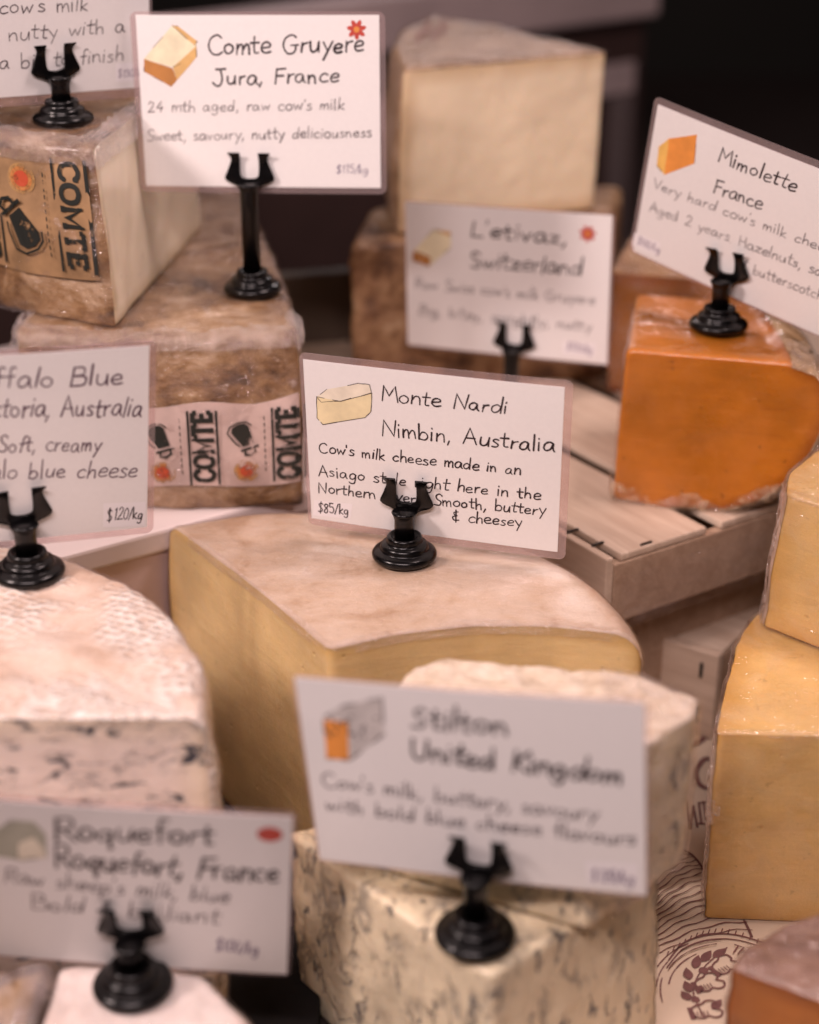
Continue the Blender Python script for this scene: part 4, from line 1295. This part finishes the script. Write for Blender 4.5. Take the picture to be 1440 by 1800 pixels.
def sign(key, d, seed):
    rn = random.Random(seed)
    bx, by, bz = d['base']
    zs = surf_z(ON[key], bx, by) + .0012 if ON[key] is not None else bz
    if key == 'mimo': zs = .1868 + .0012
    zs = min(max(zs, bz - .004), bz + .004) - .0002
    ch = d['ch'] / 1e3 + (bz - zs)
    yaw, tilt, roll = (radians(q) for q in d['rot'])
    t = thing('sign_stand', CL[key][0], 'sign stand', (bx, by, zs), 'black stands holding the cards')
    t.rotation_euler.z = yaw
    lathe('base', [(r / 1e3, z / 1e3) for r, z in BASE_PROF], M_black, t)
    pr = [(4.1, 9.2), (4.1, ch * 1e3 - 5.5), (4.4, ch * 1e3 - 4), (5.0, ch * 1e3 - 2.6), (5.3, ch * 1e3 - 1.9), (4.6, ch * 1e3 - 1.3)]
    lathe('post', [(r / 1e3, z / 1e3) for r, z in pr if z >= 9.2], M_black, t, n=32)
    clip_plate('clip', 1, 3.6, 1.3, M_black, t, (0, 0, ch), (tilt, 0, 0))
    # --- the card
    w, h = d['size']
    mw, mh = w / 2e3, h / 2e3
    c = thing('price_card', CL[key][1], 'price card', d['loc'], 'handwritten cheese cards')
    c.rotation_mode = 'YXZ'
    R_ = Matrix.Rotation(yaw, 4, 'Z') @ Matrix.Rotation(tilt, 4, 'X') @ Matrix.Rotation(roll, 4, 'Y')
    c.rotation_euler = R_.to_euler('YXZ')
    bw_ = lambda x, z: .0007 * ((x / mw) ** 2 - .4) + .0004 * (x / mw) * (z / mh)      # cards bow a little
    NX, NZ = 14, 8
    v, f = [], []
    for s_ in (0, 1):
        for j in range(NZ + 1):
            for i in range(NX + 1):
                x, z = -mw + 2 * mw * i / NX, -mh + 2 * mh * j / NZ
                v.append((x, bw_(x, z) + (.0002 if s_ else -.0002), z))
    Q = lambda s_, i, j: s_ * (NX + 1) * (NZ + 1) + j * (NX + 1) + i
    for j in range(NZ):
        for i in range(NX):
            f.append((Q(0, i, j), Q(0, i + 1, j), Q(0, i + 1, j + 1), Q(0, i, j + 1)))
            f.append((Q(1, i, j), Q(1, i, j + 1), Q(1, i + 1, j + 1), Q(1, i + 1, j)))
    for j in range(NZ):
        f.append((Q(0, 0, j + 1), Q(1, 0, j + 1), Q(1, 0, j), Q(0, 0, j)))
        f.append((Q(0, NX, j), Q(1, NX, j), Q(1, NX, j + 1), Q(0, NX, j + 1)))
    for i in range(NX):
        f.append((Q(0, i, 0), Q(1, i, 0), Q(1, i + 1, 0), Q(0, i + 1, 0)))
        f.append((Q(0, i + 1, NZ), Q(1, i + 1, NZ), Q(1, i, NZ), Q(0, i, NZ)))
    mesh_obj('paper', v, f, M_paper, c, smooth=False)
    # film margin all round, rounded outer corners
    l, r, tp, bt = (q / 1e3 for q in LAM[key])
    rc = min(.003, l + .0015)
    outer, inner = [], []
    X0, X1, Z0, Z1 = -mw - l, mw + r, -mh - bt, mh + tp
    for cx, cz, a0 in ((X1 - rc, Z0 + rc, -90), (X1 - rc, Z1 - rc, 0), (X0 + rc, Z1 - rc, 90), (X0 + rc, Z0 + rc, 180)):
        for q in range(7):
            a = radians(a0 + 15 * q)
            outer.append((cx + rc * cos(a), cz + rc * sin(a)))
    def dense(p):
        o_ = []
        for a, b in zip(p, p[1:] + p[:1]):
            m_ = max(1, int(math.hypot(b[0] - a[0], b[1] - a[1]) / .006))
            o_ += [(a[0] + (b[0] - a[0]) * q / m_, a[1] + (b[1] - a[1]) * q / m_) for q in range(m_)]
        return o_
    outer = dense(outer)
    inner = [(max(-mw - .0001, min(mw + .0001, x)), max(-mh - .0001, min(mh + .0001, z))) for x, z in outer]
    n = len(outer)
    v, f = [], []
    for s_ in (-.00017, .00017):
        for p in (outer, inner):
            v += [(x, bw_(x, z) + s_, z) for x, z in p]
    for i in range(n):
        i2 = (i + 1) % n
        f.append((i, i2, n + i2, n + i))
        f.append((2 * n + i, 3 * n + i, 3 * n + i2, 2 * n + i2))
        f.append((i, 2 * n + i, 2 * n + i2, i2))
    mesh_obj('laminate_edge', v, f, M_lam, c, smooth=False)
    up = lambda x, y, hh: Vector((x / 1e3, bw_(x / 1e3, y / 1e3) - .00026 - .0000022 * hh, y / 1e3))
    if d['plabel']:
        p = Pen()
        p.fill(d['plabel'], 0, 0)
        mesh_obj('price_label', [up(x, y, 3) for x, y, _ in p.v], p.f, M_label, c, smooth=False)
    for ln in d['lines']:
        p = Pen()
        p.text(ln[0], *ln[1:5], ln[5] * (.78 if key == 'monte' and ln[6] < .85 else .84 if ln[7] in 'dkp' else .78), ln[6] * ((.95 if key in ('stilton', 'roq') else .76) if ln[7] in 'dkp' else (.66 if key in ('stilton', 'roq') else .54)), 0, rn)
        p.build('handwriting', lambda x, y, hh: up(x, y, 10 + hh), INK[ln[7]], c)
    if d['fills']:
        p = Pen()
        mats = [M_inkd]
        for q, (ck, pts) in enumerate(d['fills']):
            mats.append(M_fill[ck])
            ww = .35 if key != 'stilton' else .5
            jp = []
            for a, b in zip(pts, pts[1:] + pts[:1]):
                jp += [(a[0] + (b[0] - a[0]) * u + rn.uniform(-.12, .12), a[1] + (b[1] - a[1]) * u + rn.uniform(-.12, .12)) for u in (0, .33, .67)]
            p.fill(jp, len(mats) - 1, q * 2)
            for a, b in zip(jp, jp[1:] + jp[:1]):
                if rn.random() < (.8 if key == 'monte' else .25):
                    p.stroke([a, b], ww * rn.uniform(.5, 1), 0)
        if key == 'stilton':
            mats.append(M_inkg)
            for _ in range(26):
                x, y = rn.uniform(-.02, .02), 0
                gp = d['fills'][1][1]
                u, v_ = rn.random(), rn.random()
                x = gp[0][0] + (gp[3][0] - gp[0][0]) * u
                y = gp[0][1] + (gp[4][1] - gp[0][1]) * v_ * .55 + 2.0 * u
                p.stroke([(x, y), (x + rn.uniform(-.6, .6), y + rn.uniform(-.6, .6))], .7, 3)
        p.build('drawing', lambda x, y, hh: up(x, y, 8 + hh), mats, c)
    if d['sticker']:
        x, y, rr_ = d['sticker']
        p = Pen()
        a0 = rn.uniform(0, .4)
        if key == 'roq':
            p.fill([(x + rr_ * cos(2 * pi * i / 26) * (1 + .1 * sin(i * 2.4)), y + .8 * rr_ * sin(2 * pi * i / 26)) for i in range(26)], 0, 2)
        else:
            for kx in range(7):
                a = a0 + 2 * pi * kx / 7
                pts = []
                for sx, ss in ((.18, .10), (.5, .24), (.82, .20), (1.05, .02), (.82, -.20), (.5, -.24), (.18, -.10)):
                    pts.append((x + rr_ * (sx * cos(a) - ss * sin(a)), y + rr_ * (sx * sin(a) + ss * cos(a))))
                p.fill(pts, 0, 2 + kx)
            p.fill([(x + rr_ * .3 * cos(2 * pi * i / 12), y + rr_ * .3 * sin(2 * pi * i / 12)) for i in range(12)], 1, 14)
        p.build('flower_sticker', lambda x_, y_, hh: up(x_, y_, 8 + hh), [M_red, M_orange], c)


for i_, (key, d) in enumerate(CARDS.items()):
    sign(key, d, 100 + i_)
